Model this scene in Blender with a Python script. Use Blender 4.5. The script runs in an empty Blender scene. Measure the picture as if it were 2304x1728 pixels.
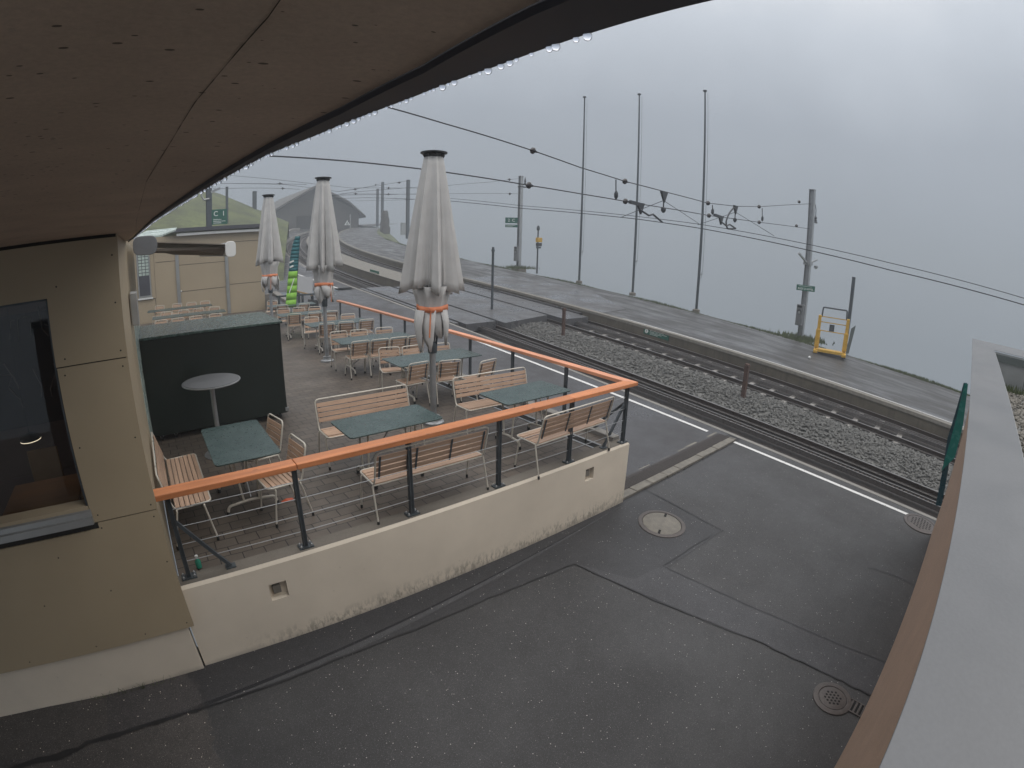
import bpy, bmesh, math, random
from mathutils import Vector, Matrix
random.seed(7)
S = bpy.context.scene
COL = S.collection
rad = math.radians

# ------------------------------------------------------------------ camera
# a wide webcam lens (108 degrees across) hung 20 cm below a canopy soffit
EYE = Vector((0, 0, 2.85))
LA, LB, PITCH, ROLL, YAW = 1.0, -0.0247, 0.2706, 0.02565, -40.2
cam = bpy.data.cameras.new('camera')
camo = bpy.data.objects.new('camera', cam)
COL.objects.link(camo)
cam.lens = 13
cam.type = 'PANO'
cam.panorama_type = 'FISHEYE_LENS_POLYNOMIAL'
cam.sensor_width = 36
cam.sensor_fit = 'HORIZONTAL'
cam.fisheye_fov = math.pi
cam.fisheye_polynomial_k0 = 0
cam.fisheye_polynomial_k1 = -LA / 18
cam.fisheye_polynomial_k2 = 0
cam.fisheye_polynomial_k3 = -LB / 18 ** 3
cam.fisheye_polynomial_k4 = 0
cam.clip_start = 0.02
cam.clip_end = 2000
CR = (Matrix.Rotation(rad(YAW), 4, 'Z') @ Matrix.Rotation(math.pi / 2 - PITCH, 4, 'X')
      @ Matrix.Rotation(ROLL, 4, 'Z'))
camo.matrix_world = Matrix.Translation(EYE) @ CR
S.camera = camo

# ------------------------------------------------------------------ light
S.view_settings.view_transform = 'Standard'
S.view_settings.look = 'None'
S.view_settings.exposure = 0.03
S.view_settings.gamma = 1.0
W = bpy.data.worlds.new('World')
S.world = W
W.use_nodes = True
wn, wl = W.node_tree.nodes, W.node_tree.links
wn.clear()
w_out = wn.new('ShaderNodeOutputWorld')
w_bg = wn.new('ShaderNodeBackground')
w_bg.inputs['Strength'].default_value = 1.0
w_tc = wn.new('ShaderNodeTexCoord')
w_sep = wn.new('ShaderNodeSeparateXYZ')
w_ramp = wn.new('ShaderNodeValToRGB')
w_map = wn.new('ShaderNodeMapRange')
w_map.inputs['From Min'].default_value = -1
w_map.inputs['From Max'].default_value = 1
wl.new(w_tc.outputs['Generated'], w_sep.inputs[0])
w_noise = wn.new('ShaderNodeTexNoise')
w_noise.inputs['Scale'].default_value = 2.6
w_noise.inputs['Detail'].default_value = 4
wl.new(w_tc.outputs['Generated'], w_noise.inputs['Vector'])
w_madd = wn.new('ShaderNodeMath'); w_madd.operation = 'MULTIPLY_ADD'
w_madd.inputs[1].default_value = 0.22
wl.new(w_noise.outputs[0], w_madd.inputs[0])
wl.new(w_sep.outputs['Z'], w_madd.inputs[2])
wl.new(w_madd.outputs[0], w_map.inputs['Value'])
wl.new(w_map.outputs[0], w_ramp.inputs[0])
r = w_ramp.color_ramp
r.elements[0].position = 0.0
r.elements[0].color = (0.20, 0.222, 0.246, 1)
r.elements[1].position = 1.0
r.elements[1].color = (2.3, 2.25, 2.2, 1)
for p, c in ((0.50, (0.235, 0.268, 0.30, 1)), (0.58, (0.30, 0.335, 0.375, 1)), (0.68, (0.40, 0.44, 0.50, 1)), (0.77, (0.68, 0.73, 0.80, 1)), (0.87, (1.25, 1.25, 1.27, 1))):
    e = r.elements.new(p); e.color = c
w_sky = wn.new('ShaderNodeTexSky')
w_sky.sky_type = 'NISHITA'
w_sky.sun_disc = False
w_sky.sun_elevation = rad(52)
w_sky.sun_rotation = rad(150)
w_sc = wn.new('ShaderNodeMix'); w_sc.data_type = 'RGBA'; w_sc.blend_type = 'MULTIPLY'
w_sc.inputs[0].default_value = 1.0
w_sc.inputs[7].default_value = (0.08, 0.08, 0.08, 1)
wl.new(w_sky.outputs[0], w_sc.inputs[6])
w_mix = wn.new('ShaderNodeMix'); w_mix.data_type = 'RGBA'
w_mix.inputs[0].default_value = 0.96          # thick cloud covers nearly all of the clear sky
wl.new(w_sc.outputs[2], w_mix.inputs[6])
wl.new(w_ramp.outputs[0], w_mix.inputs[7])
wl.new(w_mix.outputs[2], w_bg.inputs['Color'])
wl.new(w_bg.outputs[0], w_out.inputs['Surface'])

sun = bpy.data.lights.new('sun', 'SUN')
sun.energy = 0.95
sun.angle = rad(60)
sun.color = (1.0, 0.94, 0.86)
suno = bpy.data.objects.new('sun', sun)
COL.objects.link(suno)
suno.rotation_euler = (rad(50), 0, rad(40))

S.cycles.max_bounces = 8
S.cycles.diffuse_bounces = 4
S.cycles.glossy_bounces = 4
S.cycles.transmission_bounces = 6
S.cycles.volume_bounces = 1
S.cycles.transparent_max_bounces = 12
S.cycles.use_denoising = True
S.cycles.sample_clamp_indirect = 4


# ------------------------------------------------------------------ measuring
def ray(px, py):
    """Direction from the lens through a point of the 2304 x 1728 photograph."""
    x = (px - 1152) / 1152; y = -(py - 864) / 1152
    q = math.hypot(x, y) or 1e-9
    t = LA * q + LB * q ** 3
    return CR.to_3x3() @ Vector((x / q * math.sin(t), y / q * math.sin(t), -math.cos(t)))


def onz(px, py, z):
    d = ray(px, py); return EYE + d * ((z - EYE.z) / d.z)


def ony(px, py, Y):
    d = ray(px, py); return EYE + d * (Y / d.y)


def onx(px, py, X):
    d = ray(px, py); return EYE + d * (X / d.x)


GZ, GS, GY = -1.03, 0.08, 4.27                    # the yard and the railway climb 8 % along +Y


def zg(Y, dz=0.0):
    return GZ + GS * (Y - GY) + dz


def ong(px, py, dz=0.0):
    d = ray(px, py)
    t = (GZ + dz - EYE.z - GS * GY) / (d.z - GS * d.y)
    return EYE + d * t


def xo(Y):
    return 0.0045 * max(0.0, Y - 25) ** 2


# ------------------------------------------------------------------ materials
def lin(c):
    return tuple(((v / 255 + 0.055) / 1.055) ** 2.4 if v > 10 else v / 255 / 12.92 for v in c)


class NT:
    def __init__(s, name):
        s.m = bpy.data.materials.new(name); s.m.use_nodes = True
        s.n = s.m.node_tree.nodes; s.l = s.m.node_tree.links; s.n.clear()
        s.out = s.n.new('ShaderNodeOutputMaterial')
        s.b = s.n.new('ShaderNodeBsdfPrincipled')
        s.l.new(s.b.outputs[0], s.out.inputs[0])

    def new(s, t, **k):
        x = s.n.new('ShaderNode' + t)
        for a, v in k.items(): setattr(x, a, v)
        return x

    def co(s, scale=(1, 1, 1), world=False, rot=(0, 0, 0)):
        mp = s.new('Mapping'); mp.inputs['Scale'].default_value = scale; mp.inputs['Rotation'].default_value = rot
        if world: s.l.new(s.new('NewGeometry').outputs['Position'], mp.inputs[0])
        else: s.l.new(s.new('TexCoord').outputs['Object'], mp.inputs[0])
        return mp.outputs[0]

    def noise(s, co, scale, detail=4, rough=0.55):
        x = s.new('TexNoise'); x.inputs['Scale'].default_value = scale
        x.inputs['Detail'].default_value = detail; x.inputs['Roughness'].default_value = rough
        s.l.new(co, x.inputs['Vector']); return x.outputs[0]

    def ramp(s, f, stops):
        x = s.new('ValToRGB'); e = x.color_ramp.elements
        e[0].position, e[0].color = stops[0][0], tuple(stops[0][1]) + (1,)
        e[1].position, e[1].color = stops[-1][0], tuple(stops[-1][1]) + (1,)
        for p, c in stops[1:-1]:
            q = e.new(p); q.color = tuple(c) + (1,)
        s.l.new(f, x.inputs[0]); return x.outputs[0]

    def fr(s, f, a, b, lo=0.0, hi=1.0):
        x = s.new('MapRange'); x.inputs[1].default_value = a; x.inputs[2].default_value = b
        x.inputs[3].default_value = lo; x.inputs[4].default_value = hi
        s.l.new(f, x.inputs[0]); return x.outputs[0]

    def mix(s, f, a, b, blend='MIX'):
        x = s.new('Mix', data_type='RGBA', blend_type=blend)
        for i, v in ((0, f), (6, a), (7, b)):
            if isinstance(v, bpy.types.NodeSocket): s.l.new(v, x.inputs[i])
            elif i == 0: x.inputs[0].default_value = v
            else: x.inputs[i].default_value = tuple(v)[:3] + (1,)
        return x.outputs[2]

    def math(s, op, a, b=0.0, c=0.0):
        x = s.new('Math', operation=op)
        for i, v in enumerate((a, b, c)):
            if isinstance(v, bpy.types.NodeSocket): s.l.new(v, x.inputs[i])
            else: x.inputs[i].default_value = v
        return x.outputs[0]

    def set(s, color=None, rough=None, metal=None, spec=None):
        for k, v in (('Base Color', color), ('Roughness', rough), ('Metallic', metal), ('Specular IOR Level', spec)):
            if v is None: continue
            if isinstance(v, bpy.types.NodeSocket): s.l.new(v, s.b.inputs[k])
            else: s.b.inputs[k].default_value = tuple(v)[:3] + (1,) if k == 'Base Color' else v
        return s.m

    def bump(s, f, strength=0.3, dist=0.01):
        x = s.new('Bump'); x.inputs['Strength'].default_value = strength; x.inputs['Distance'].default_value = dist
        s.l.new(f, x.inputs['Height']); s.l.new(x.outputs[0], s.b.inputs['Normal'])


def plain(name, c, rough=0.5, metal=0.0, var=0.12, scale=3.0, grain=0.0, gscale=60, spec=0.5, world=False):
    t = NT(name); co = t.co(world=world)
    f = t.noise(co, scale)
    lo = [v * (1 - var) for v in c]; hi = [min(1, v * (1 + var)) for v in c]
    col = t.ramp(f, [(0.3, lo), (0.7, hi)])
    if grain:
        g = t.noise(co, gscale, 2)
        k = t.ramp(g, [(0.25, [1 - grain] * 3), (0.75, [1 + grain * 0.6] * 3)])
        col = t.mix(1.0, col, k, 'MULTIPLY')
        t.bump(g, 0.15, 0.004)
    rr = t.fr(f, 0.3, 0.7, max(0.03, rough - 0.08), min(1, rough + 0.08))
    return t.set(col, rr, metal, spec)


def wood(name, c, axis=0, rough=0.55, dark=0.6, ring=14, knots=False):
    """Planks whose grain runs along one local axis; each object gets its own tint."""
    t = NT(name)
    sc = [ring, ring, ring]; sc[axis] = ring * 0.06
    co = t.co(tuple(sc))
    f = t.noise(co, 1.6, 5, 0.6)
    col = t.ramp(f, [(0.28, [v * dark for v in c]), (0.55, c), (0.8, [min(1, v * 1.22) for v in c])])
    inf = t.new('ObjectInfo')
    k = t.fr(inf.outputs['Random'], 0, 1, 0.82, 1.14)
    cmb = t.new('CombineColor')
    for i in range(3): t.l.new(k, cmb.inputs[i])
    col = t.mix(1.0, col, cmb.outputs[0], 'MULTIPLY')
    blot = t.noise(t.co((1.5, 1.5, 1.5)), 2.2, 3)
    col = t.mix(t.fr(blot, 0.45, 0.75, 0, 0.35), col, [v * 0.62 for v in c])
    if knots:
        v = t.new('TexVoronoi'); v.inputs['Scale'].default_value = 5.5
        s2 = [1, 1, 1]; s2[axis] = 0.35
        t.l.new(t.co(tuple(s2)), v.inputs['Vector'])
        kk = t.fr(v.outputs['Distance'], 0.035, 0.075, 1, 0)
        col = t.mix(t.math('MULTIPLY', kk, 0.75), col, [v_ * 0.3 for v_ in c])
    t.bump(f, 0.12, 0.003)
    return t.set(col, t.fr(f, 0.3, 0.8, rough - 0.12, rough + 0.1))


M = {}
M['galv'] = plain('galvanised_steel', (0.33, 0.34, 0.35), 0.42, 0.7, 0.14, 5)
M['galv_dark'] = plain('dark_zinc', (0.075, 0.088, 0.098), 0.5, 0.5, 0.2, 7)
M['tube'] = plain('grey_beige_lacquered_tube', (0.52, 0.49, 0.43), 0.34, 0.15, 0.1, 6)
M['rubber'] = plain('black_rubber', (0.012, 0.012, 0.012), 0.6)
M['black'] = plain('black_lacquer', (0.016, 0.017, 0.018), 0.4)
M['darkmetal'] = plain('wire_dark_metal', (0.055, 0.06, 0.068), 0.5, 0.4)
M['porcelain'] = plain('dark_insulator_glaze', (0.02, 0.016, 0.018), 0.22)
M['handrail'] = wood('larch_handrail', (0.62, 0.235, 0.095), 0, 0.5, 0.72, 11, True)
M['handrail_y'] = wood('larch_handrail_long', (0.66, 0.29, 0.165), 1, 0.45, 0.78, 11, True)
M['slat'] = wood('weathered_slat', (0.40, 0.27, 0.19), 0, 0.5, 0.66, 16)
M['slat_y'] = wood('weathered_slat_along', (0.33, 0.235, 0.165), 1, 0.5, 0.66, 16)
M['floorwood'] = wood('beech_tabletop', (0.36, 0.19, 0.085), 0, 0.4, 0.75, 7)
M['fabric'] = plain('grey_canvas', (0.50, 0.495, 0.485), 0.85, 0, 0.08, 4, 0.06, 240, 0.2)
M['strap'] = plain('orange_strap', (0.72, 0.24, 0.11), 0.55, 0, 0.1, 8)
M['clad'] = plain('olive_beige_cladding', (0.36, 0.295, 0.20), 0.45, 0, 0.05, 1.2, 0.03, 180)
M['clad_far'] = plain('beige_cladding', (0.36, 0.295, 0.205), 0.5, 0, 0.05, 0.8, 0.03, 90)
M['gap'] = plain('joint_shadow_gap', (0.02, 0.018, 0.015), 0.8)
M['alu'] = plain('brushed_aluminium', (0.36, 0.37, 0.37), 0.38, 0.6, 0.08, 4)
M['white'] = plain('white_lacquer', (0.68, 0.69, 0.68), 0.35, 0, 0.05, 3)
M['green_box'] = plain('dark_green_laminate', (0.009, 0.015, 0.0125), 0.35, 0, 0.04, 1)
M['roofgrey'] = plain('anthracite_sheet', (0.06, 0.062, 0.075), 0.5, 0, 0.15, 2)
M['signgreen'] = plain('green_enamel', (0.012, 0.10, 0.068), 0.4, 0, 0.08, 4)
M['signwhite'] = plain('white_sign_lettering', (0.75, 0.78, 0.76), 0.5)
M['yellow'] = plain('yellow_paint', (0.52, 0.31, 0.035), 0.45, 0, 0.2, 9)
M['rust'] = plain('rusty_steel', (0.085, 0.048, 0.036), 0.75, 0.1, 0.35, 14, 0.2, 90)
M['railtop'] = plain('worn_rail_steel', (0.20, 0.19, 0.185), 0.35, 0.7, 0.2, 20)
M['railside'] = plain('brown_rail_web', (0.05, 0.037, 0.03), 0.75, 0.2, 0.3, 16)
M['coping'] = plain('zinc_coping', (0.145, 0.150, 0.158), 0.5, 0.2, 0.1, 2.2, 0.05, 70)
M['coping_edge'] = plain('shaded_edge_dark_plate', (0.085, 0.10, 0.095), 0.6, 0, 0.12, 4)  # coping fascia's shade put into its colour; seam and ramp plate share it
M['render'] = plain('brown_render', (0.36, 0.245, 0.178), 0.8, 0, 0.1, 5, 0.22, 140)
M['iron'] = plain('cast_iron', (0.10, 0.088, 0.084), 0.55, 0.3, 0.2, 20, 0.2, 140)
M['hole'] = plain('drain_hole', (0.006, 0.006, 0.006), 0.9)
M['stone'] = plain('grey_kerb_stone', (0.16, 0.148, 0.126), 0.6, 0, 0.25, 9, 0.2, 90)
M['ballast'] = plain('ballast_stone', (0.115, 0.114, 0.108), 0.6, 0, 0.5, 11, 0.2, 60)
M['sleeper'] = plain('sleeper_steel_end', (0.30, 0.285, 0.27), 0.6, 0.1, 0.25, 12)
M['grass'] = plain('dull_grass', (0.075, 0.095, 0.035), 0.8, 0, 0.4, 8)
M['grass_far'] = plain('hill_grass', (0.085, 0.10, 0.042), 0.9, 0, 0.45, 0.35, 0.35, 3)
M['haired'] = plain('litter_red', (0.55, 0.09, 0.03), 0.6)
M['bottle'] = plain('green_bottle', (0.03, 0.22, 0.15), 0.15)
M['hall'] = plain('weathered_boards', (0.075, 0.07, 0.064), 0.8, 0, 0.15, 0.6)
M['hallroof'] = plain('slate_roof', (0.10, 0.095, 0.09), 0.7, 0, 0.15, 0.6)
M['banner'] = plain('lime_banner', (0.23, 0.50, 0.06), 0.6)
M['bannertop'] = plain('teal_banner', (0.015, 0.12, 0.14), 0.6)
M['teal'] = plain('teal_glass_panel', (0.012, 0.19, 0.165), 0.25, 0, 0.15, 6)
M['tealedge'] = plain('teal_panel_edge', (0.008, 0.055, 0.075), 0.3)
M['interior'] = plain('dark_brown_interior', (0.16, 0.115, 0.10), 0.8)
M['interior_dark'] = plain('black_picture', (0.035, 0.033, 0.035), 0.5)
M['ghost'] = plain('grey_brush_marks', (0.17, 0.155, 0.14), 0.7)
M['boxwood'] = plain('pale_wood_board', (0.40, 0.255, 0.115), 0.5, 0, 0.1, 5)
M['ceiling_awning'] = plain('grey_brown_awning_cloth', (0.19, 0.165, 0.14), 0.8)
M['glassroof'] = plain('pale_green_glass_sheet', (0.42, 0.50, 0.46), 0.25)
M['timber'] = plain('old_oak', (0.12, 0.09, 0.07), 0.7, 0, 0.3, 6)


def mat_asphalt(name, base, wet=0.5, specks=True, dry_x=None):
    t = NT(name); co = t.co(world=True)
    big = t.noise(co, 0.45, 5, 0.6)
    mid = t.noise(co, 7.0, 3)
    fine = t.noise(co, 130, 2, 0.7)
    col = t.ramp(big, [(0.3, [v * 0.82 for v in base]), (0.7, [v * 1.18 for v in base])])
    col = t.mix(1.0, col, t.ramp(fine, [(0.3, [0.45] * 3), (0.5, [1.0] * 3), (0.72, [1.8] * 3)]), 'MULTIPLY')
    col = t.mix(1.0, col, t.ramp(mid, [(0.3, [0.9] * 3), (0.7, [1.1] * 3)]), 'MULTIPLY')
    if specks:
        v = t.new('TexVoronoi'); v.inputs['Scale'].default_value = 62
        t.l.new(co, v.inputs['Vector'])
        rs = t.new('SeparateColor'); t.l.new(v.outputs['Color'], rs.inputs[0])
        a = t.math('GREATER_THAN', rs.outputs[0], 0.955)
        d = t.math('LESS_THAN', v.outputs['Distance'], t.math('MULTIPLY', rs.outputs[1], 0.36))
        k = t.math('MULTIPLY', a, d)
        col = t.mix(t.math('MULTIPLY', k, 0.75), col, (0.55, 0.53, 0.50))
        v2 = t.new('TexVoronoi'); v2.inputs['Scale'].default_value = 105
        t.l.new(co, v2.inputs['Vector'])
        r2 = t.new('SeparateColor'); t.l.new(v2.outputs['Color'], r2.inputs[0])
        k2 = t.math('MULTIPLY', t.math('GREATER_THAN', r2.outputs[0], 0.80), t.math('LESS_THAN', v2.outputs['Distance'], 0.32))
        col = t.mix(t.math('MULTIPLY', k2, 0.7), col, [min(1, q * 4.0) for q in base])
    rough = t.fr(big, 0.38, 0.66, 0.62, 0.62 - 0.38 * wet)
    if dry_x is not None:
        sx = t.new('SeparateXYZ'); t.l.new(co, sx.inputs[0])
        edge = t.math('ADD', sx.outputs[0], t.math('MULTIPLY', t.math('SUBTRACT', t.noise(co, 5.5, 5, 0.7), 0.5), 0.42))
        dry = t.fr(edge, dry_x - 0.02, dry_x + 0.02, 1, 0)
        col = t.mix(dry, col, t.mix(1.0, col, (1.75, 1.62, 1.48), 'MULTIPLY'))
        rough = t.math('MAXIMUM', rough, t.math('MULTIPLY', dry, 0.85))
    t.bump(fine, 0.35, 0.006)
    return t.set(col, rough, 0, 0.5)


M['asphalt'] = mat_asphalt('wet_asphalt', (0.036, 0.0355, 0.037), 0.55, True, -0.42)
M['asphalt_patch'] = mat_asphalt('smooth_asphalt_patch', (0.030, 0.030, 0.033), 0.5, True, -0.42)
M['asphalt_patch2'] = mat_asphalt('middle_asphalt_patch', (0.040, 0.040, 0.044), 0.6, True)
M['platform'] = mat_asphalt('platform_asphalt', (0.044, 0.043, 0.046), 1.0, False)
M['wetcross'] = mat_asphalt('wet_crossing_asphalt', (0.075, 0.075, 0.079), 1.4, False)
M['tar'] = plain('tar_seam', (0.02, 0.02, 0.022), 0.45, 0, 0.2, 10)
M['bed'] = plain('oily_track_bed', (0.033, 0.028, 0.026), 0.75, 0, 0.3, 2.5, 0.35, 40, world=True)


def mat_far_platform():
    t = NT('streaky_platform'); co = t.co(world=True)
    big = t.noise(t.co((1.1, 0.28, 1), world=True), 1.5, 6, 0.65)
    fine = t.noise(co, 60, 2, 0.7)
    col = t.ramp(big, [(0.3, (0.026, 0.025, 0.025)), (0.5, (0.042, 0.041, 0.041)), (0.68, (0.105, 0.105, 0.108))])
    col = t.mix(1.0, col, t.ramp(fine, [(0.3, [0.8] * 3), (0.7, [1.2] * 3)]), 'MULTIPLY')
    t.bump(fine, 0.25, 0.01)
    return t.set(col, t.fr(big, 0.35, 0.65, 0.62, 0.3), 0, 0.5)


M['farplat'] = mat_far_platform()


def mat_concrete(name, base, stain=0.35, pores=True, vstreak=False, rough=0.75):
    t = NT(name); co = t.co(world=True)
    big = t.noise(co, 1.3, 5, 0.6); fine = t.noise(co, 45, 4, 0.7)
    col = t.ramp(big, [(0.3, [v * (1 - stain * 0.5) for v in base]), (0.7, [v * (1 + stain * 0.25) for v in base])])
    col = t.mix(1.0, col, t.ramp(fine, [(0.3, [0.9] * 3), (0.7, [1.08] * 3)]), 'MULTIPLY')
    if vstreak:
        st = t.noise(t.co((6, 6, 0.5), world=True), 1.2, 4, 0.6)
        col = t.mix(t.fr(st, 0.5, 0.75, 0, 0.5), col, [v * 0.42 for v in base])
    if pores:
        v = t.new('TexVoronoi'); v.inputs['Scale'].default_value = 26
        t.l.new(co, v.inputs['Vector'])
        rs = t.new('SeparateColor'); t.l.new(v.outputs['Color'], rs.inputs[0])
        k = t.math('MULTIPLY', t.math('GREATER_THAN', rs.outputs[0], 0.9), t.math('LESS_THAN', v.outputs['Distance'], t.math('MULTIPLY', rs.outputs[1], 0.22)))
        col = t.mix(t.math('MULTIPLY', k, 0.6), col, [q * 0.25 for q in base])
    t.bump(fine, 0.12, 0.004)
    return t.set(col, rough, 0, 0.4)


M['concrete_edge'] = mat_concrete('old_platform_concrete', (0.125, 0.108, 0.082), 0.5, False, True, 0.8)
M['concrete'] = mat_concrete('grey_concrete', (0.22, 0.21, 0.195), 0.4)
M['kerb'] = mat_concrete('concrete_kerb', (0.15, 0.135, 0.115), 0.4, False)


def mat_wall():
    """Pale painted terrace wall: chalky, with a scraped dirty band along its foot."""
    t = NT('cream_painted_wall'); co = t.co(world=True)
    base = (0.64, 0.575, 0.48)
    big = t.noise(co, 1.1, 5, 0.6); fine = t.noise(co, 50, 4, 0.7)
    col = t.ramp(big, [(0.3, [v * 0.9 for v in base]), (0.7, [v * 1.06 for v in base])])
    sx = t.new('SeparateXYZ'); t.l.new(co, sx.inputs[0])
    wob = t.math('MULTIPLY', t.math('SUBTRACT', t.noise(co, 2.2, 4, 0.6), 0.5), 0.14)
    h = t.math('ADD', sx.outputs[2], wob)
    band = t.math('MULTIPLY', t.fr(h, -0.92, -0.78, 1, 0), t.fr(t.noise(t.co((1, 1, 0.4), world=True), 24, 4, 0.7), 0.46, 0.6, 0, 1))
    xm = t.fr(sx.outputs[0], 0.1, 1.0, 0, 1)
    col = t.mix(t.math('MULTIPLY', t.math('MULTIPLY', band, xm), 0.55), col, (0.10, 0.095, 0.08))
    foot = t.fr(h, -0.99, -0.92, 0.5, 0)
    col = t.mix(foot, col, (0.26, 0.235, 0.205))
    v = t.new('TexVoronoi'); v.inputs['Scale'].default_value = 7
    t.l.new(co, v.inputs['Vector'])
    col = t.mix(t.fr(v.outputs['Distance'], 0.02, 0.05, 0.5, 0), col, (0.12, 0.105, 0.085))
    t.bump(fine, 0.1, 0.003)
    return t.set(col, 0.7, 0, 0.35)


M['wall'] = mat_wall()


def mat_soffit():
    t = NT('board_marked_concrete_soffit'); co = t.co(world=True)
    base = (0.48, 0.39, 0.315)
    big = t.noise(co, 3.0, 5, 0.6); fine = t.noise(co, 90, 5, 0.75)
    col = t.ramp(big, [(0.3, [v * 0.86 for v in base]), (0.7, [v * 1.12 for v in base])])
    col = t.mix(1.0, col, t.ramp(fine, [(0.3, [0.86] * 3), (0.7, [1.1] * 3)]), 'MULTIPLY')
    v = t.new('TexVoronoi'); v.inputs['Scale'].default_value = 115
    t.l.new(t.co((0.5, 1, 1), world=True), v.inputs['Vector'])
    rs = t.new('SeparateColor'); t.l.new(v.outputs['Color'], rs.inputs[0])
    k = t.math('MULTIPLY', t.math('GREATER_THAN', rs.outputs[0], 0.86), t.math('LESS_THAN', v.outputs['Distance'], t.math('MULTIPLY', rs.outputs[1], 0.36)))
    col = t.mix(t.math('MULTIPLY', k, 0.8), col, (0.022, 0.018, 0.015))
    v2 = t.new('TexVoronoi'); v2.inputs['Scale'].default_value = 70
    t.l.new(co, v2.inputs['Vector'])
    r2 = t.new('SeparateColor'); t.l.new(v2.outputs['Color'], r2.inputs[0])
    sx = t.new('SeparateXYZ'); t.l.new(co, sx.inputs[0])
    left = t.fr(t.math('ADD', sx.outputs[0], t.math('MULTIPLY', big, 0.25)), -0.1, 0.1, 1, 0.05)
    k2 = t.math('MULTIPLY', t.math('MULTIPLY', t.math('GREATER_THAN', r2.outputs[0], 0.82), left), t.math('LESS_THAN', v2.outputs['Distance'], 0.3))
    col = t.mix(t.math('MULTIPLY', k2, 0.5), col, (0.33, 0.29, 0.25))
    t.bump(fine, 0.3, 0.002)
    return t.set(col, 0.6, 0, 0.4)


M['soffit'] = mat_soffit()


def mat_pavers():
    t = NT('concrete_block_paving'); co = t.co(world=True)
    b = t.new('TexBrick'); b.offset = 0.5; b.squash = 1.0
    b.inputs['Scale'].default_value = 1.0
    b.inputs['Mortar Size'].default_value = 0.006
    b.inputs['Mortar Smooth'].default_value = 0.2
    b.inputs['Bias'].default_value = 0.0
    b.inputs['Brick Width'].default_value = 0.235
    b.inputs['Row Height'].default_value = 0.165
    b.inputs['Color1'].default_value = (0.112, 0.092, 0.074, 1)
    b.inputs['Color2'].default_value = (0.086, 0.072, 0.060, 1)
    b.inputs['Mortar'].default_value = (0.016, 0.014, 0.012, 1)
    wob = t.new('VectorMath', operation='MULTIPLY_ADD')
    nz = t.new('TexNoise'); nz.inputs['Scale'].default_value = 3.5
    t.l.new(co, nz.inputs['Vector'])
    t.l.new(nz.outputs['Color'], wob.inputs[0]); wob.inputs[1].default_value = (0.02, 0.02, 0)
    t.l.new(co, wob.inputs[2])
    t.l.new(wob.outputs[0], b.inputs['Vector'])
    big = t.noise(co, 0.9, 5, 0.6); fine = t.noise(co, 110, 3, 0.7)
    col = t.mix(1.0, b.outputs[0], t.ramp(big, [(0.3, [0.8] * 3), (0.7, [1.2] * 3)]), 'MULTIPLY')
    col = t.mix(1.0, col, t.ramp(fine, [(0.3, [0.85] * 3), (0.7, [1.15] * 3)]), 'MULTIPLY')
    bp = t.math('MULTIPLY', b.outputs['Fac'], -1.0)
    t.bump(t.math('ADD', bp, t.math('MULTIPLY', fine, 0.15)), 0.6, 0.006)
    return t.set(col, t.fr(big, 0.35, 0.65, 0.65, 0.4), 0, 0.45)


M['pavers'] = mat_pavers()


def mat_table():
    """Slate green tabletop, wet, with dark pools and beads of rain."""
    t = NT('wet_slate_green_top'); co = t.co(world=True)
    big = t.noise(co, 5.0, 4, 0.6)
    col = t.ramp(big, [(0.35, (0.030, 0.054, 0.052)), (0.65, (0.046, 0.074, 0.071))])
    d = t.noise(t.co((1, 1.6, 1), world=True), 26, 5, 0.7)
    drops = t.fr(d, 0.60, 0.64, 0, 1)
    col = t.mix(t.math('MULTIPLY', drops, 0.7), col, (0.018, 0.03, 0.03))
    t.bump(drops, 0.3, 0.004)
    return t.set(col, t.fr(d, 0.5, 0.64, 0.42, 0.1), 0, 0.5)


M['table'] = mat_table()


def mat_wetlid():
    t = NT('wet_cabinet_lid'); co = t.co(world=True)
    d = t.noise(co, 16, 6, 0.75)
    drops = t.fr(d, 0.52, 0.58, 0, 1)
    col = t.mix(drops, (0.05, 0.085, 0.075), (0.024, 0.04, 0.038))
    t.bump(drops, 0.4, 0.004)
    return t.set(col, t.fr(d, 0.42, 0.6, 0.3, 0.05), 0, 0.6)


M['lid'] = mat_wetlid()


def mat_paint():
    t = NT('worn_white_line_paint'); co = t.co(world=True)
    f = t.noise(co, 24, 6, 0.75)
    k = t.fr(f, 0.36, 0.42, 0, 1)
    return t.set(t.mix(k, (0.12, 0.12, 0.12), (0.62, 0.62, 0.61)), 0.55)


M['paint'] = mat_paint()


def mat_glass(name, tint=(1, 1, 1)):
    t = NT(name)
    tr = t.new('BsdfTransparent'); tr.inputs[0].default_value = tint + (1,)
    gl = t.new('BsdfGlossy'); gl.inputs['Roughness'].default_value = 0.02
    fr = t.new('Fresnel'); fr.inputs[0].default_value = 1.5
    mx = t.new('MixShader')
    t.l.new(fr.outputs[0], mx.inputs[0]); t.l.new(tr.outputs[0], mx.inputs[1]); t.l.new(gl.outputs[0], mx.inputs[2])
    t.l.new(mx.outputs[0], t.out.inputs[0])
    return t.m


M['glass'] = mat_glass('window_glass', (0.9, 0.9, 0.9))


def mat_water():
    t = NT('rain_water')
    t.b.inputs['Transmission Weight'].default_value = 1.0
    t.b.inputs['IOR'].default_value = 1.33
    return t.set((0.85, 0.88, 0.95), 0.02)


M['water'] = mat_water()


def mat_emit(name, c, k):
    t = NT(name)
    t.b.inputs['Emission Color'].default_value = c + (1,)
    t.b.inputs['Emission Strength'].default_value = k
    return t.set(c, 0.5)


M['lamp_rim'] = mat_emit('lit_lamp_rim', (1.0, 0.86, 0.62), 1.2)


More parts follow.
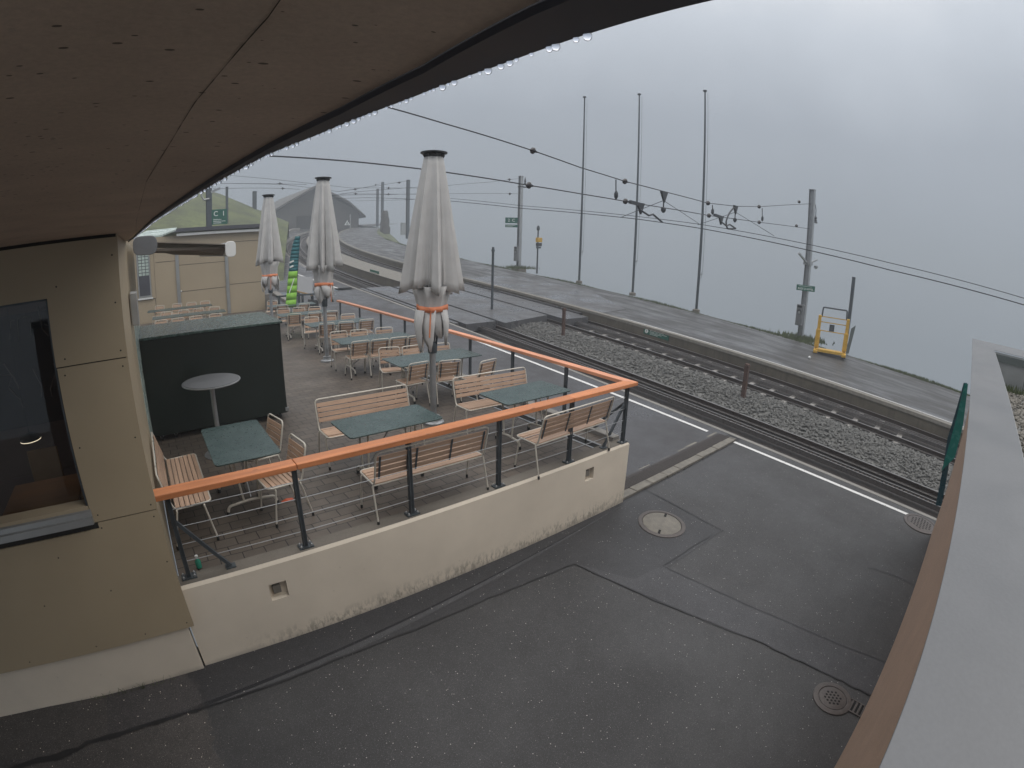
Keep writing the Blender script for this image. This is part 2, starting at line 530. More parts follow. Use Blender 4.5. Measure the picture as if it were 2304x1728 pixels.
# ------------------------------------------------------------------ mesh building
class MB:
    def __init__(s):
        s.v = []; s.f = []; s.mi = []

    def add(s, vs, fs, mi=0):
        o = len(s.v); s.v += [tuple(v) for v in vs]
        s.f += [[i + o for i in f] for f in fs]; s.mi += [mi] * len(fs); return s

    def box(s, x0, x1, y0, y1, z0, z1, mi=0, M_=None):
        vs = [Vector((x, y, z)) for z in (z0, z1) for y in (y0, y1) for x in (x0, x1)]
        if M_ is not None: vs = [M_ @ v for v in vs]
        return s.add(vs, [(0, 2, 3, 1), (4, 5, 7, 6), (0, 1, 5, 4), (2, 6, 7, 3), (0, 4, 6, 2), (1, 3, 7, 5)], mi)

    def bar(s, a, b, w, h, mi=0, up=(0, 0, 1)):
        """A rectangular bar from a to b, w across and h along up."""
        a, b = Vector(a), Vector(b); d = (b - a).normalized(); u = Vector(up)
        x = d.cross(u)
        if x.length < 1e-4: x = d.cross(Vector((1, 0, 0)))
        x.normalize(); u = x.cross(d).normalized()
        vs = [p + x * (i * w / 2) + u * (j * h / 2) for p in (a, b) for j in (-1, 1) for i in (-1, 1)]
        return s.add(vs, [(0, 1, 3, 2), (4, 6, 7, 5), (0, 4, 5, 1), (2, 3, 7, 6), (0, 2, 6, 4), (1, 5, 7, 3)], mi)

    def tube(s, pts, rr, n=7, closed=False, mi=0):
        pts = [Vector(p) for p in pts]; N = len(pts)
        rs = rr if isinstance(rr, (list, tuple)) else [rr] * N
        tan = []
        for i in range(N):
            a = pts[(i - 1) % N] if (closed or i) else pts[0]
            b = pts[(i + 1) % N] if (closed or i < N - 1) else pts[-1]
            tan.append((b - a).normalized())
        u = tan[0].cross(Vector((0, 0, 1)))
        if u.length < 1e-3: u = tan[0].cross(Vector((1, 0, 0)))
        u.normalize(); vs = []
        for i in range(N):
            u = (u - tan[i] * u.dot(tan[i])).normalized(); w = tan[i].cross(u)
            for k in range(n):
                a = 2 * math.pi * k / n
                vs.append(pts[i] + (u * math.cos(a) + w * math.sin(a)) * rs[i])
        fs = []
        for i in range(N if closed else N - 1):
            j = (i + 1) % N
            for k in range(n):
                fs.append((i * n + k, i * n + (k + 1) % n, j * n + (k + 1) % n, j * n + k))
        if not closed:
            fs += [tuple(reversed(range(n))), tuple((N - 1) * n + k for k in range(n))]
        return s.add(vs, fs, mi)

    def lathe(s, prof, c=(0, 0, 0), n=16, mi=0, axis=None):
        c = Vector(c); q = Vector((0, 0, 1)).rotation_difference(Vector(axis)) if axis else None
        vs = []
        for (rr, z) in prof:
            for k in range(n):
                a = 2 * math.pi * k / n
                v = Vector((rr * math.cos(a), rr * math.sin(a), z))
                vs.append(c + (q @ v if q else v))
        fs = [(i * n + k, i * n + (k + 1) % n, (i + 1) * n + (k + 1) % n, (i + 1) * n + k)
              for i in range(len(prof) - 1) for k in range(n)]
        fs += [tuple(reversed(range(n))), tuple((len(prof) - 1) * n + k for k in range(n))]
        return s.add(vs, fs, mi)

    def prism(s, top, d, mi=0):
        """A slab: polygon of 3-D points (counter-clockwise seen from outside), pushed by -d."""
        top = [Vector(p) for p in top]; d = Vector(d); n = len(top)
        vs = top + [p - d for p in top]
        fs = [tuple(range(n)), tuple(reversed(range(n, 2 * n)))]
        fs += [(i, i + n, (i + 1) % n + n, (i + 1) % n) for i in range(n)]
        return s.add(vs, fs, mi)

    def sweep(s, prof, path, mi=0, close=True):
        """Carries a cross-section (offset across, height) along points that run roughly along +Y."""
        path = [Vector(p) for p in path]; N = len(path); n = len(prof); vs = []
        for i in range(N):
            a, b = path[max(0, i - 1)], path[min(N - 1, i + 1)]
            t = (b - a); t.z = 0; t.normalize(); x = Vector((t.y, -t.x, 0))
            vs += [path[i] + x * q[0] + Vector((0, 0, q[1])) for q in prof]
        m = n if close else n - 1
        fs = [(i * n + k, (i + 1) * n + k, (i + 1) * n + (k + 1) % n, i * n + (k + 1) % n)
              for i in range(N - 1) for k in range(m)]
        if close: fs += [tuple(range(n)), tuple((N - 1) * n + k for k in reversed(range(n)))]
        return s.add(vs, fs, mi)

    def build(s, name, mats, parent=None, smooth=30, bevel=0, loc=None):
        me = bpy.data.meshes.new(name)
        me.from_pydata(s.v, [], s.f); me.update()
        for m in (mats if isinstance(mats, (list, tuple)) else [mats]): me.materials.append(M[m] if isinstance(m, str) else m)
        me.polygons.foreach_set('material_index', s.mi)
        bm = bmesh.new(); bm.from_mesh(me); bmesh.ops.recalc_face_normals(bm, faces=bm.faces); bm.to_mesh(me); bm.free()
        if smooth:
            me.polygons.foreach_set('use_smooth', [True] * len(me.polygons))
            me.set_sharp_from_angle(angle=rad(smooth))
        o = bpy.data.objects.new(name, me); COL.objects.link(o)
        if parent: o.parent = parent
        if loc is not None: o.location = loc
        if bevel:
            b = o.modifiers.new('bevel', 'BEVEL'); b.width = bevel; b.segments = 2; b.limit_method = 'ANGLE'; b.angle_limit = rad(50)
        return o


def fillet(pts, r, n=4, closed=False):
    """Rounds the corners of a polyline."""
    pts = [Vector(p) for p in pts]; out = []; N = len(pts)
    for i, p in enumerate(pts):
        if not closed and i in (0, N - 1): out.append(p); continue
        a, b = pts[i - 1], pts[(i + 1) % N]
        rr = min(r, (a - p).length * 0.45, (b - p).length * 0.45)
        s, e = p + (a - p).normalized() * rr, p + (b - p).normalized() * rr
        for k in range(n + 1):
            t = k / n
            out.append(s * (1 - t) ** 2 + p * 2 * t * (1 - t) + e * t * t)
    return out


def tag(o, label, cat, group=None):
    o['label'] = label; o['category'] = cat
    if group: o['group'] = group
    return o


def struct(o):
    o['kind'] = 'structure'; return o


def thing(name, loc, label, cat, group=None, rz=0.0):
    o = bpy.data.objects.new(name, None); COL.objects.link(o)
    o.empty_display_size = 0.1
    o.location = loc; o.rotation_euler = (0, 0, rz)
    return tag(o, label, cat, group)


def copy_thing(root, loc, rz, label, group=None):
    rt = root.copy(); COL.objects.link(rt); rt.location = loc; rt.rotation_euler = (0, 0, rz)
    rt['label'] = label
    if group: rt['group'] = group
    for ch in root.children:
        c = ch.copy(); COL.objects.link(c); c.parent = rt
        for g in ch.children:
            d = g.copy(); COL.objects.link(d); d.parent = c
    return rt


def text(body, size, mat, parent, Mx, name='lettering', ext=0.003, align='CENTER'):
    cu = bpy.data.curves.new(name, 'FONT'); cu.body = body; cu.size = size; cu.extrude = ext
    cu.align_x = align; cu.align_y = 'CENTER'
    tmp = bpy.data.objects.new(name, cu); COL.objects.link(tmp)
    me = bpy.data.meshes.new_from_object(tmp.evaluated_get(bpy.context.evaluated_depsgraph_get()))
    bpy.data.objects.remove(tmp)
    me.materials.clear(); me.materials.append(M[mat])
    o = bpy.data.objects.new(name, me); COL.objects.link(o)
    o.parent = parent; o.matrix_local = Mx
    return o


def face_frame(p, n):
    """A frame at p whose local Z points along the horizontal normal n and whose Y is up."""
    n = Vector(n); n.z = 0; n.normalize(); y = Vector((0, 0, 1)); x = y.cross(n)
    return Matrix(((x.x, y.x, n.x, p[0]), (x.y, y.y, n.y, p[1]), (x.z, y.z, n.z, p[2]), (0, 0, 0, 1)))


# ================================================================== GROUND
def ribbon(name, xa, xb, dz, Ys, mat, nx=1, curve=True, thick=0.0):
    b = MB(); n = nx + 1
    vs = []
    for Y in Ys:
        for i in range(n):
            a = i / nx; X = xa * (1 - a) + xb * a + (xo(Y) if curve else 0)
            vs.append((X, Y, zg(Y, dz)))
    fs = [(j * n + i, j * n + i + 1, (j + 1) * n + i + 1, (j + 1) * n + i) for j in range(len(Ys) - 1) for i in range(nx)]
    b.add(vs, fs)
    return struct(b.build(name, mat, smooth=40))


def ys(a, b, step):
    n = max(1, round((b - a) / step)); return [a + (b - a) * i / n for i in range(n + 1)]


# lower yard: in front of the terrace, rising very slightly towards the facade
b = MB(); XX = [-14, -8, -5, -3, -2, -1, 0, 1, 2, 4, 6, 8, 10.28]; YY = [-9, -6, -3, -1, 0, 1, 2, 3, 4.6]
vs = [(x, y, zg(y) + 0.1 * min(1, max(0, -x / 2)) * max(0, min(1, (y + 1) / 4))) for y in YY for x in XX]
b.add(vs, [(j * 13 + i, j * 13 + i + 1, (j + 1) * 13 + i + 1, (j + 1) * 13 + i) for j in range(8) for i in range(12)])
struct(b.build('yard_asphalt', 'asphalt', smooth=40))


def ground_poly(name, pts, dz, mat):
    b = MB(); b.add([(x, y, zg(y, dz) + 0.1 * min(1, max(0, -x / 2)) * max(0, min(1, (y + 1) / 4))) for x, y in pts], [tuple(range(len(pts)))])
    return struct(b.build(name, mat, smooth=0))


# smoother repairs: a strip along the wall foot, a strip crossing the yard, the square near the track
strip = [(-6, 3.35), (-2.12, 3.61), (-1.3, 3.75), (-0.48, 3.79), (1.0, 3.83), (2.9, 3.78), (4.22, 3.66)]
ground_poly('asphalt_patch', strip + [(4.45, 2.7), (5.14, 2.8), (6.6, 2.75), (6.6, 4.27), (-6, 4.3)], 0.004, 'asphalt_patch')
ground_poly('asphalt_patch', [(4.22, 3.66), (4.55, 2.37), (4.83, 1.25), (4.95, 0.25), (4.98, -0.4), (5.66, -0.4), (5.5, 0.8), (5.34, 1.51), (5.12, 2.87), (4.6, 2.95)], 0.008, 'asphalt_patch2')


def seam(pts, w, dz=0.012):
    b = MB(); vs = []
    P = [Vector((x, y, 0)) for x, y in pts]
    Q = []
    for i in range(len(P) - 1):
        for k in range(8): Q.append(P[i].lerp(P[i + 1], k / 8))
    Q.append(P[-1])
    for i, p in enumerate(Q):
        t = (Q[min(i + 1, len(Q) - 1)] - Q[max(0, i - 1)]).normalized(); n = Vector((-t.y, t.x, 0))
        ww = w * random.uniform(0.55, 1.35); p = p + n * random.uniform(-w, w) * 0.5
        for sgn in (-1, 1):
            q = p + n * ww / 2 * sgn; vs.append((q.x, q.y, zg(q.y, dz) + 0.1 * min(1, max(0, -q.x / 2)) * max(0, min(1, (q.y + 1) / 4))))
    b.add(vs, [(2 * i, 2 * i + 1, 2 * i + 3, 2 * i + 2) for i in range(len(Q) - 1)])
    return struct(b.build('tar_seam', 'tar', smooth=0))


seam([(-6, 3.33), (-2.12, 3.6), (-1.3, 3.74), (-0.48, 3.78)], 0.055)
seam([(-0.48, 3.78), (1.0, 3.82), (2.9, 3.77), (4.22, 3.65)], 0.022)
seam([(4.22, 3.65), (4.53, 2.37), (4.83, 1.25), (4.95, 0.25), (4.98, -0.35)], 0.022)
seam([(6.62, 4.38), (6.6, 2.72)], 0.02)
seam([(6.36, 2.81), (5.12, 2.87), (5.34, 1.51), (5.64, -0.35)], 0.016)
seam([(7.53, 0.53), (7.60, 0.40), (7.61, 0.27), (7.67, 0.03), (7.63, -0.29)], 0.014)

# platform beside the near track, the strips of the railway, the far platform
ribbon('near_platform', 5.6, 10.28, 0.0, ys(4.27, 24.6, 2), 'platform', 4)
ribbon('upper_yard', -3, 10.28, 0.0, ys(25.4, 110, 4), 'platform', 4)
TB = -0.36
ribbon('track_bed', 10.2, 17.42, TB, ys(-14, 130, 4), 'bed', 2)
ribbon('far_platform', 17.32, 23.6, 0.20, ys(-14, 92, 3), 'farplat', 3)
# concrete faces of the platforms
Yp = ys(-14, 92, 3)
b = MB(); b.sweep([(-0.05, -0.75), (0.06, -0.75), (0.06, -0.004), (-0.05, -0.004)], [(17.32 + xo(Y), Y, zg(Y, 0.20)) for Y in Yp])
struct(b.build('platform_edge_face', 'concrete_edge', smooth=0))
b = MB(); b.sweep([(-0.09, -0.09), (0.20, -0.09), (0.20, 0.012), (-0.07, 0.012)], [(17.32 + xo(Y), Y, zg(Y, 0.20)) for Y in Yp])
struct(b.build('platform_edge_stone', 'stone', smooth=0))
b = MB(); b.sweep([(-0.12, -0.5), (0.0, -0.5), (0.0, 0.004), (-0.12, 0.004)], [(10.42 + xo(Y), Y, zg(Y)) for Y in ys(-14, 92, 3)])
b.sweep([(0.004, -0.5), (0.11, -0.5), (0.11, -0.05), (0.004, -0.05)], [(10.42 + xo(Y), Y, zg(Y)) for Y in ys(-14, 92, 3)])
struct(b.build('near_platform_kerb', 'concrete', smooth=0))


def line(name, xa, xb, y0, y1, w, dz, x2=None):
    pts = [(xa + (xb - xa) * k / 10, y0 + (y1 - y0) * k / 10) for k in range(11)]
    b = MB(); b.add([(x + s * w / 2, y, zg(y, dz)) for x, y in pts for s in (-1, 1)], [(2 * i, 2 * i + 1, 2 * i + 3, 2 * i + 2) for i in range(10)])
    return struct(b.build(name, 'paint', smooth=0))


line('platform_line', 10.03, 9.98, 0.22, 4.30, 0.10, 0.006)
line('platform_line', 9.96, 9.93, 4.98, 7.0, 0.10, 0.006)
line('platform_line', 9.93, 9.72, 7.0, 15.2, 0.11, 0.006)
line('platform_line', 9.5, 9.2, 25.4, 32, 0.12, 0.006)
line('platform_line', 17.66, 17.56, -0.5, 13.5, 0.07, 0.206)
line('platform_line', 17.6, 17.55, 26, 30, 0.12, 0.206)


# level crossing: asphalt panels flush with the platforms
def deck(name, x0, x1, y0, y1, dz, mat='wetcross', skew=0.0):
    b = MB(); t = [(x0, y0), (x1, y0 + skew), (x1, y1 + skew), (x0, y1)]
    b.prism([(x, y, zg(y, dz)) for x, y in t], (0, 0, 0.3))
    return struct(b.build(name, mat, smooth=0))


deck('crossing_panel', 10.54, 10.72, 15.9, 24.9, -0.002)
deck('crossing_panel', 10.86, 12.28, 15.6, 24.9, 0.0)
deck('crossing_panel', 12.42, 15.24, 15.2, 24.6, 0.004, skew=0.6)
deck('crossing_panel', 15.42, 16.9, 14.9, 24.6, 0.0)
deck('crossing_panel', 17.05, 17.4, 15.6, 24.6, 0.03)
# ramp of the far platform at the crossing and a narrow platform between the tracks beyond it
b = MB(); b.prism([(17.45, 14.6, zg(14.6, 0.21)), (19.6, 14.9, zg(14.9, 0.215)), (22.4, 20, zg(20, 0.215)), (20.5, 25.4, zg(25.4, 0.215)), (17.45, 25.4, zg(25.4, 0.21))], (0, 0, 0.1))
struct(b.build('wet_platform_apron', 'wetcross', smooth=0))
b = MB(); b.sweep([(-0.8, -0.5), (0.95, -0.5), (0.95, 0.13), (-0.8, 0.13)], [(13.95 + xo(Y), Y, zg(Y)) for Y in ys(25.2, 70, 3)])
struct(b.build('middle_platform', 'concrete_edge', smooth=0))
b = MB(); b.sweep([(-0.84, 0.135), (0.97, 0.135), (0.97, 0.16), (-0.84, 0.16)], [(13.95 + xo(Y), Y, zg(Y)) for Y in ys(25.1, 70, 3)])
struct(b.build('middle_platform_top', 'stone', smooth=0))

# hillside falling away beyond the far platform and rising on the left behind the buildings
b = MB(); Yh = ys(-40, 130, 6); n = 5
for Y in Yh:
    X = 23.6 + xo(min(Y, 92)); z = zg(Y, 0.19)
    b.v += [(X, Y, z), (X + 0.6, Y, z - 0.12), (X + 3, Y, z - 1.6), (X + 20, Y, z - 16), (X + 60, Y, z - 50)]
b.f = [[j * n + i, j * n + i + 1, (j + 1) * n + i + 1, (j + 1) * n + i] for j in range(len(Yh) - 1) for i in range(4)]; b.mi = [0] * len(b.f)
struct(b.build('slope_terrain', 'grass_far', smooth=60))
b = MB(); cols = [(-700, 395), (150, 395), (300, 402), (400, 412), (455, 424), (500, 440), (550, 458), (600, 478), (650, 500)]
for k in range(7):
    t = k / 6
    for (px, py) in cols:
        d = ray(px, py); top = EYE + d * (62 / math.hypot(d.x, d.y) if px > 0 else 70 / math.hypot(d.x, d.y))
        foot = Vector((top.x * 0.46, top.y * 0.46 + 1.5, 0.9))
        p = foot.lerp(top, t); p.z = foot.z + (top.z - foot.z) * (t ** 0.85) + random.uniform(-0.12, 0.12)
        b.v.append(tuple(p))
    n = len(cols)
for (px, py) in cols:
    d = ray(px, py); top = EYE + d * (62 / math.hypot(d.x, d.y)); b.v.append((top.x * 1.4, top.y * 1.4, top.z + 1.0 if px < 500 else top.z - 3))
b.f = [[j * n + i, j * n + i + 1, (j + 1) * n + i + 1, (j + 1) * n + i] for j in range(7) for i in range(n - 1)]; b.mi = [0] * len(b.f)
struct(b.build('hill_terrain', 'grass_far', smooth=60))

# ballast stones lying between the two tracks
b = MB(); rs = random.Random(3)
ico = bmesh.new(); bmesh.ops.create_icosphere(ico, subdivisions=1, radius=1.0)
iv = [v.co.copy() for v in ico.verts]; ico_f = [[v.index for v in f.verts] for f in ico.faces]; ico.free()


def stone_at(x, y, z, s):
    q = Matrix.Rotation(rs.uniform(0, 6.3), 3, 'Z') @ Matrix.Rotation(rs.uniform(0, 6.3), 3, 'X')
    a = Vector((s * rs.uniform(0.8, 1.5), s * rs.uniform(0.7, 1.1), s * rs.uniform(0.5, 0.9)))
    vs = [q @ Vector((v.x * a.x, v.y * a.y, v.z * a.z)) * rs.uniform(0.78, 1.15) + Vector((x, y, z)) for v in iv]
    b.add(vs, ico_f)


for k in range(8600):
    Y = -0.6 + 16.4 * rs.random() ** 1.15
    X = rs.uniform(12.62, 15.12)
    hump = 0.13 * math.sin(math.pi * (X - 12.6) / 2.55)
    stone_at(X, Y, zg(Y, TB + 0.02 + hump + rs.uniform(0, 0.04)), rs.uniform(0.026, 0.05))
for k in range(260):
    Y = rs.uniform(-0.5, 15); X = rs.choice((rs.uniform(17.05, 17.25), rs.uniform(12.45, 12.6)))
    stone_at(X, Y, zg(Y, TB + 0.02), rs.uniform(0.025, 0.045))
o = b.build('ballast_stones', 'ballast', smooth=0); o['kind'] = 'stuff'
b = MB(); Yb = ys(-14, 15.4, 1.0)
b.sweep([(-1.32, -0.02), (-0.9, 0.08), (0, 0.12), (0.9, 0.08), (1.3, -0.02)], [(13.87, Y, zg(Y, TB)) for Y in Yb], close=False)
struct(b.build('ballast_bed', 'ballast', smooth=60))


# ================================================================== RAILWAY
def track(x1, x2, label, red=False):
    t = thing('railway_track', ((x1 + x2) / 2, 4.3, zg(4.3, -0.17)), label, 'track', 'railway tracks')
    ox, oy, oz = t.location
    Yt = ys(-14, 118, 2)
    prof = [(-0.06, -0.16), (0.06, -0.16), (0.06, -0.14), (0.012, -0.115), (0.012, -0.045), (0.036, -0.03), (0.036, 0), (-0.036, 0), (-0.036, -0.03), (-0.012, -0.045), (-0.012, -0.115), (-0.06, -0.14)]
    for x in (x1, x2):
        b = MB(); b.sweep(prof, [(x + xo(Y) - ox, Y - oy, zg(Y, -0.17) - oz) for Y in Yt])
        o = b.build('rail', ['railside', 'railtop'], t, smooth=0)
        for p in o.data.polygons:
            if p.normal.z > 0.8: p.material_index = 1
    # ladder rack between the rails
    xm = (x1 + x2) / 2; b = MB()
    for s in (-0.085, 0.085):
        b.sweep([(s - 0.018, -0.10), (s + 0.018, -0.10), (s + 0.018, 0.02), (s - 0.018, 0.02)], [(xm + xo(Y) - ox, Y - oy, zg(Y, -0.17) - oz) for Y in Yt], mi=1)
    Y = -2.0
    while Y < 26:
        z = zg(Y, -0.19) - oz; b.box(xm - ox - 0.066, xm - ox + 0.066, Y - oy - 0.024, Y - oy + 0.024, z - 0.03, z + 0.014); Y += 0.11
    b.build('rack_rail', ['railside', 'railtop'], t, smooth=0)
    return t


tr1 = track(10.78, 12.34, 'near rack railway track running past the terrace side')
tr2 = track(15.34, 16.98, 'far rack railway track along the foot of the concrete platform edge')
for k in range(20):
    Y = 1.4 + k * 0.735
    if Y > 14.6: break
    b = MB(); z = zg(Y, -0.335) - tr2.location.z
    X = 14.86 - tr2.location.x
    b.box(X - 0.11, X + 2.5, Y - 4.3 - 0.085, Y - 4.3 + 0.085, z - 0.1, z + 0.03 + random.uniform(-0.01, 0.012))
    b.build('sleeper', 'sleeper', tr2, bevel=0.01)

# ================================================================== TERRACE
def slab(name, x0, x1, y0, y1, z, mat):
    b = MB(); b.add([(x0, y0, z), (x1, y0, z), (x1, y1, z), (x0, y1, z)], [(0, 1, 2, 3)])
    return struct(b.build(name, mat, smooth=0))


slab('terrace_paving', -0.22, 5.86, 4.44, 11.0, 0.0, 'pavers')
b = MB(); b.add([(-6, 11, 0), (5.86, 11, 0), (6.05, 24.9, 0), (-6, 24.9, 0)], [(0, 1, 2, 3)]); struct(b.build('terrace_paving', 'pavers', smooth=0))

tw = thing('terrace_wall', (2.85, 4.27, -1.1), 'low cream painted concrete wall holding up the terrace', 'wall')
ox, oy, oz = tw.location
b = MB(); x0, x1 = -0.265, 5.97; F = 4.265
nich = [(0.60, 0.785, -0.43, -0.235), (5.0, 5.175, -0.352, -0.165)]
xs_ = [x0, nich[0][0], nich[0][1], nich[1][0], nich[1][1], x1]
zb = -1.35; zt = -0.022


def fq(xa, xb, za, zc, y=F, mi=0):
    b.add([(xa - ox, y - oy, za - oz), (xb - ox, y - oy, za - oz), (xb - ox, y - oy, zc - oz), (xa - ox, y - oy, zc - oz)], [(0, 1, 2, 3)], mi)


for i in range(5):
    if i % 2 == 0: fq(xs_[i], xs_[i + 1], zb, zt)
    else:
        q = nich[i // 2]
        fq(q[0], q[1], zb, q[2]); fq(q[0], q[1], q[3], zt); fq(q[0], q[1], q[2], q[3], F + 0.07)
        for (xa, xb, za, zc) in ((q[0], q[0], q[2], q[3]), (q[1], q[1], q[2], q[3])):
            b.add([(xa - ox, F - oy, za - oz), (xa - ox, F + 0.07 - oy, za - oz), (xa - ox, F + 0.07 - oy, zc - oz), (xa - ox, F - oy, zc - oz)], [(0, 1, 2, 3)])
        for z in (q[2], q[3]):
            b.add([(q[0] - ox, F - oy, z - oz), (q[1] - ox, F - oy, z - oz), (q[1] - ox, F + 0.07 - oy, z - oz), (q[0] - ox, F + 0.07 - oy, z - oz)], [(0, 1, 2, 3)])
# chamfer, top, ends and the long return wall beside the platform
b.add([(x0 - ox, F - oy, zt - oz), (x1 - ox, F - oy, zt - oz), (x1 - 0.02 - ox, F + 0.022 - oy, 0.012 - oz), (x0 - ox, F + 0.022 - oy, 0.012 - oz)], [(0, 1, 2, 3)])
b.add([(x0 - ox, F - oy, zb - oz), (x0 - ox, F + 0.18 - oy, zb - oz), (x0 - ox, F + 0.18 - oy, zt - oz), (x0 - ox, F - oy, zt - oz)], [(0, 1, 2, 3)])
b.add([(x1 - ox, F - oy, zb - oz), (6.5 - ox, 17.2 - oy, zb - oz), (6.5 - ox, 17.2 - oy, 0.03 - oz), (x1 - ox, F - oy, zt - oz)], [(0, 1, 2, 3)])
b.build('wall_body', 'wall', tw, smooth=0)
b = MB()
b.add([(x0 - ox, F + 0.022 - oy, 0.012 - oz), (x1 - 0.02 - ox, F + 0.022 - oy, 0.012 - oz), (x1 - 0.02 - ox, F + 0.19 - oy, 0.012 - oz), (x0 - ox, F + 0.19 - oy, 0.012 - oz)], [(0, 1, 2, 3)])
b.box(x0 - ox, x1 - 0.22 - ox, F + 0.19 - oy, F + 0.2 - oy, -0.1 - oz, 0.012 - oz)
b.build('coping', 'kerb', tw, smooth=0)
b = MB(); b.prism([(5.79 - ox, F + 0.19 - oy, 0.07 - oz), (x1 - 0.02 - ox, F + 0.19 - oy, 0.07 - oz), (6.5 - ox, 17.2 - oy, 0.07 - oz), (6.3 - ox, 17.2 - oy, 0.07 - oz)], (0, 0, 0.2))
b.build('side_kerb', 'concrete', tw, smooth=0, bevel=0.01)
for q in nich:
    b = MB(); xm, zm = (q[0] + q[1]) / 2 - 0.01, (q[2] + q[3]) / 2
    b.box(xm - 0.042 - ox, xm + 0.042 - ox, F + 0.025 - oy, F + 0.072 - oy, zm - 0.045 - oz, zm + 0.045 - oz)
    b.build('niche_light', 'stone', tw, bevel=0.006)
# retaining kerb where the platform has climbed above the terrace floor
b = MB(); b.prism([(5.95, 17.2, zg(17.2, 0.12)), (6.25, 17.2, zg(17.2, 0.12)), (6.25, 25.4, zg(25.4, 0.1)), (5.95, 25.4, zg(25.4, 0.1))], (0, 0, 0.9))
b.prism([(-6, 24.95, zg(25.4, 0.02)), (6.2, 24.95, zg(25.4, 0.02)), (6.2, 25.45, zg(25.4, 0.02)), (-6, 25.45, zg(25.4, 0.02))], (0, 0, 0.9))
struct(b.build('retaining_kerb', 'concrete', smooth=0))

# slot drain let into the paving near the side rail
sd = thing('slot_drain', (5.45, 6.3, 0), 'long slot drain with two steel rims in the paving beside the rail', 'drain')
b = MB()
for s in (-0.085, 0.085): b.box(s - 0.017, s + 0.017, -1.9, 5.2, -0.004, 0.008)
b.build('rim', 'galv', sd, smooth=0)
b = MB(); b.box(-0.066, 0.066, -1.9, 5.2, -0.02, 0.003); b.build('channel', 'hole', sd, smooth=0)

# trench drain from the wall corner to the track
A, Bp = Vector((6.15, 4.62, 0)), Vector((9.88, 4.66, 0))
td = thing('trench_drain', (8.0, 4.64, zg(4.64)), 'mesh-covered trench drain between two rows of kerb stones, wall corner to track', 'drain')
L = 3.9
b = MB(); b.box(-1.98, 2.1, -0.155, 0.155, -0.02, 0.006)
b.build('channel', 'hole', td, smooth=0)
b = MB(); x = -1.98
while x < 2.1: b.box(x, x + 0.012, -0.15, 0.15, 0.006, 0.014); x += 0.036
for k in range(9): b.box(-1.98, 2.1, -0.15 + k * 0.0375 - 0.003, -0.15 + k * 0.0375 + 0.003, 0.005, 0.012)
b.build('grate', 'iron', td, smooth=0)
for s in (-1, 1):
    b = MB(); x = -1.98
    while x < 2.05:
        l = random.uniform(0.28, 0.5); l = min(l, 2.12 - x); j = random.uniform(0, 0.012)
        y0, y1 = (0.16, 0.36 + j) if s > 0 else (-0.32 - j, -0.16)
        b.box(x + 0.006, x + l - 0.006, y0, y1, -0.05, 0.014 + random.uniform(-0.004, 0.006)); x += l
    b.build('kerb_stones', 'stone', td, bevel=0.008)


def rot_ground(o): o.rotation_euler = (math.atan(GS), 0, 0); return o


def disc_cover(name, c, rr, label, kind):
    t = rot_ground(thing(name, (c[0], c[1], zg(c[1], 0.004)), label, 'manhole' if kind == 'lid' else 'drain'))
    b = MB(); b.lathe([(rr, -0.05), (rr, 0.010), (rr - 0.015, 0.016), (rr - 0.06, 0.016), (rr - 0.065, 0.0)], n=40)
    b.build('ring', 'iron', t, smooth=40)
    b = MB()
    if kind == 'lid':
        b.lathe([(rr - 0.07, -0.03), (rr - 0.07, 0.010), (rr - 0.075, 0.013)], n=40)
        b.build('cover', 'stone', t, smooth=40)
        for a in (0.4, 3.6):
            b = MB(); b.box(-0.05, 0.05, -0.018, 0.018, 0.010, 0.016, M_=Matrix.Translation((math.cos(a) * (rr - 0.12), math.sin(a) * (rr - 0.12), 0)) @ Matrix.Rotation(a, 4, 'Z'))
            b.build('key_slot', 'hole', t, smooth=0)
    else:
        b.lathe([(rr - 0.07, -0.03), (rr - 0.07, 0.012), (rr - 0.075, 0.014)], n=40)
        k = 0; st = rr * 0.2
        for i in range(-6, 7):
            for j in range(-6, 7):
                x = (i + 0.5 * (j % 2)) * st; y = j * st * 0.87
                if math.hypot(x, y) < rr - 0.13:
                    b.lathe([(st * 0.31, 0.0), (st * 0.31, 0.0155)], (x, y, 0), 10, 1)
        b.build('grate', ['iron', 'hole'], t, smooth=40)
    return t


disc_cover('manhole_cover', (5.98, 3.49), 0.37, 'round manhole cover with a concrete-filled lid near the wall corner', 'lid')
dg = disc_cover('drain_cover', (4.63, 0.105), 0.235, 'round iron drain cover with honeycomb holes near the bottom right wall', 'grate')
disc_cover('drain_cover', (9.86, -0.02), 0.36, 'round perforated iron cover half hidden by the wall at the track', 'grate')
t = rot_ground(thing('gully_inlet', (4.68, -0.22, zg(-0.22, 0.004)), 'small slotted iron inlet between the drain cover and the wall', 'drain', rz=0))
b = MB()
for k in range(6): b.box(-0.085, 0.085, -0.17 + k * 0.052, -0.17 + k * 0.052 + 0.022, 0.0, 0.014)
b.box(-0.1, -0.085, -0.17, 0.13, 0, 0.015); b.box(0.085, 0.1, -0.17, 0.13, 0, 0.015)
b.build('bars', 'iron', t, smooth=0)
b = MB(); b.box(-0.09, 0.09, -0.17, 0.13, -0.02, 0.003); b.build('pit', 'hole', t, smooth=0)
t = rot_ground(thing('cable_cover', (6.5, 13.5, zg(13.5, 0.003)), 'rectangular steel access cover in the platform beside the side rail', 'cover'))
b = MB(); b.box(-0.3, 0.3, -0.75, 0.75, -0.02, 0.01); b.build('lid', 'platform', t, smooth=0)
b = MB()
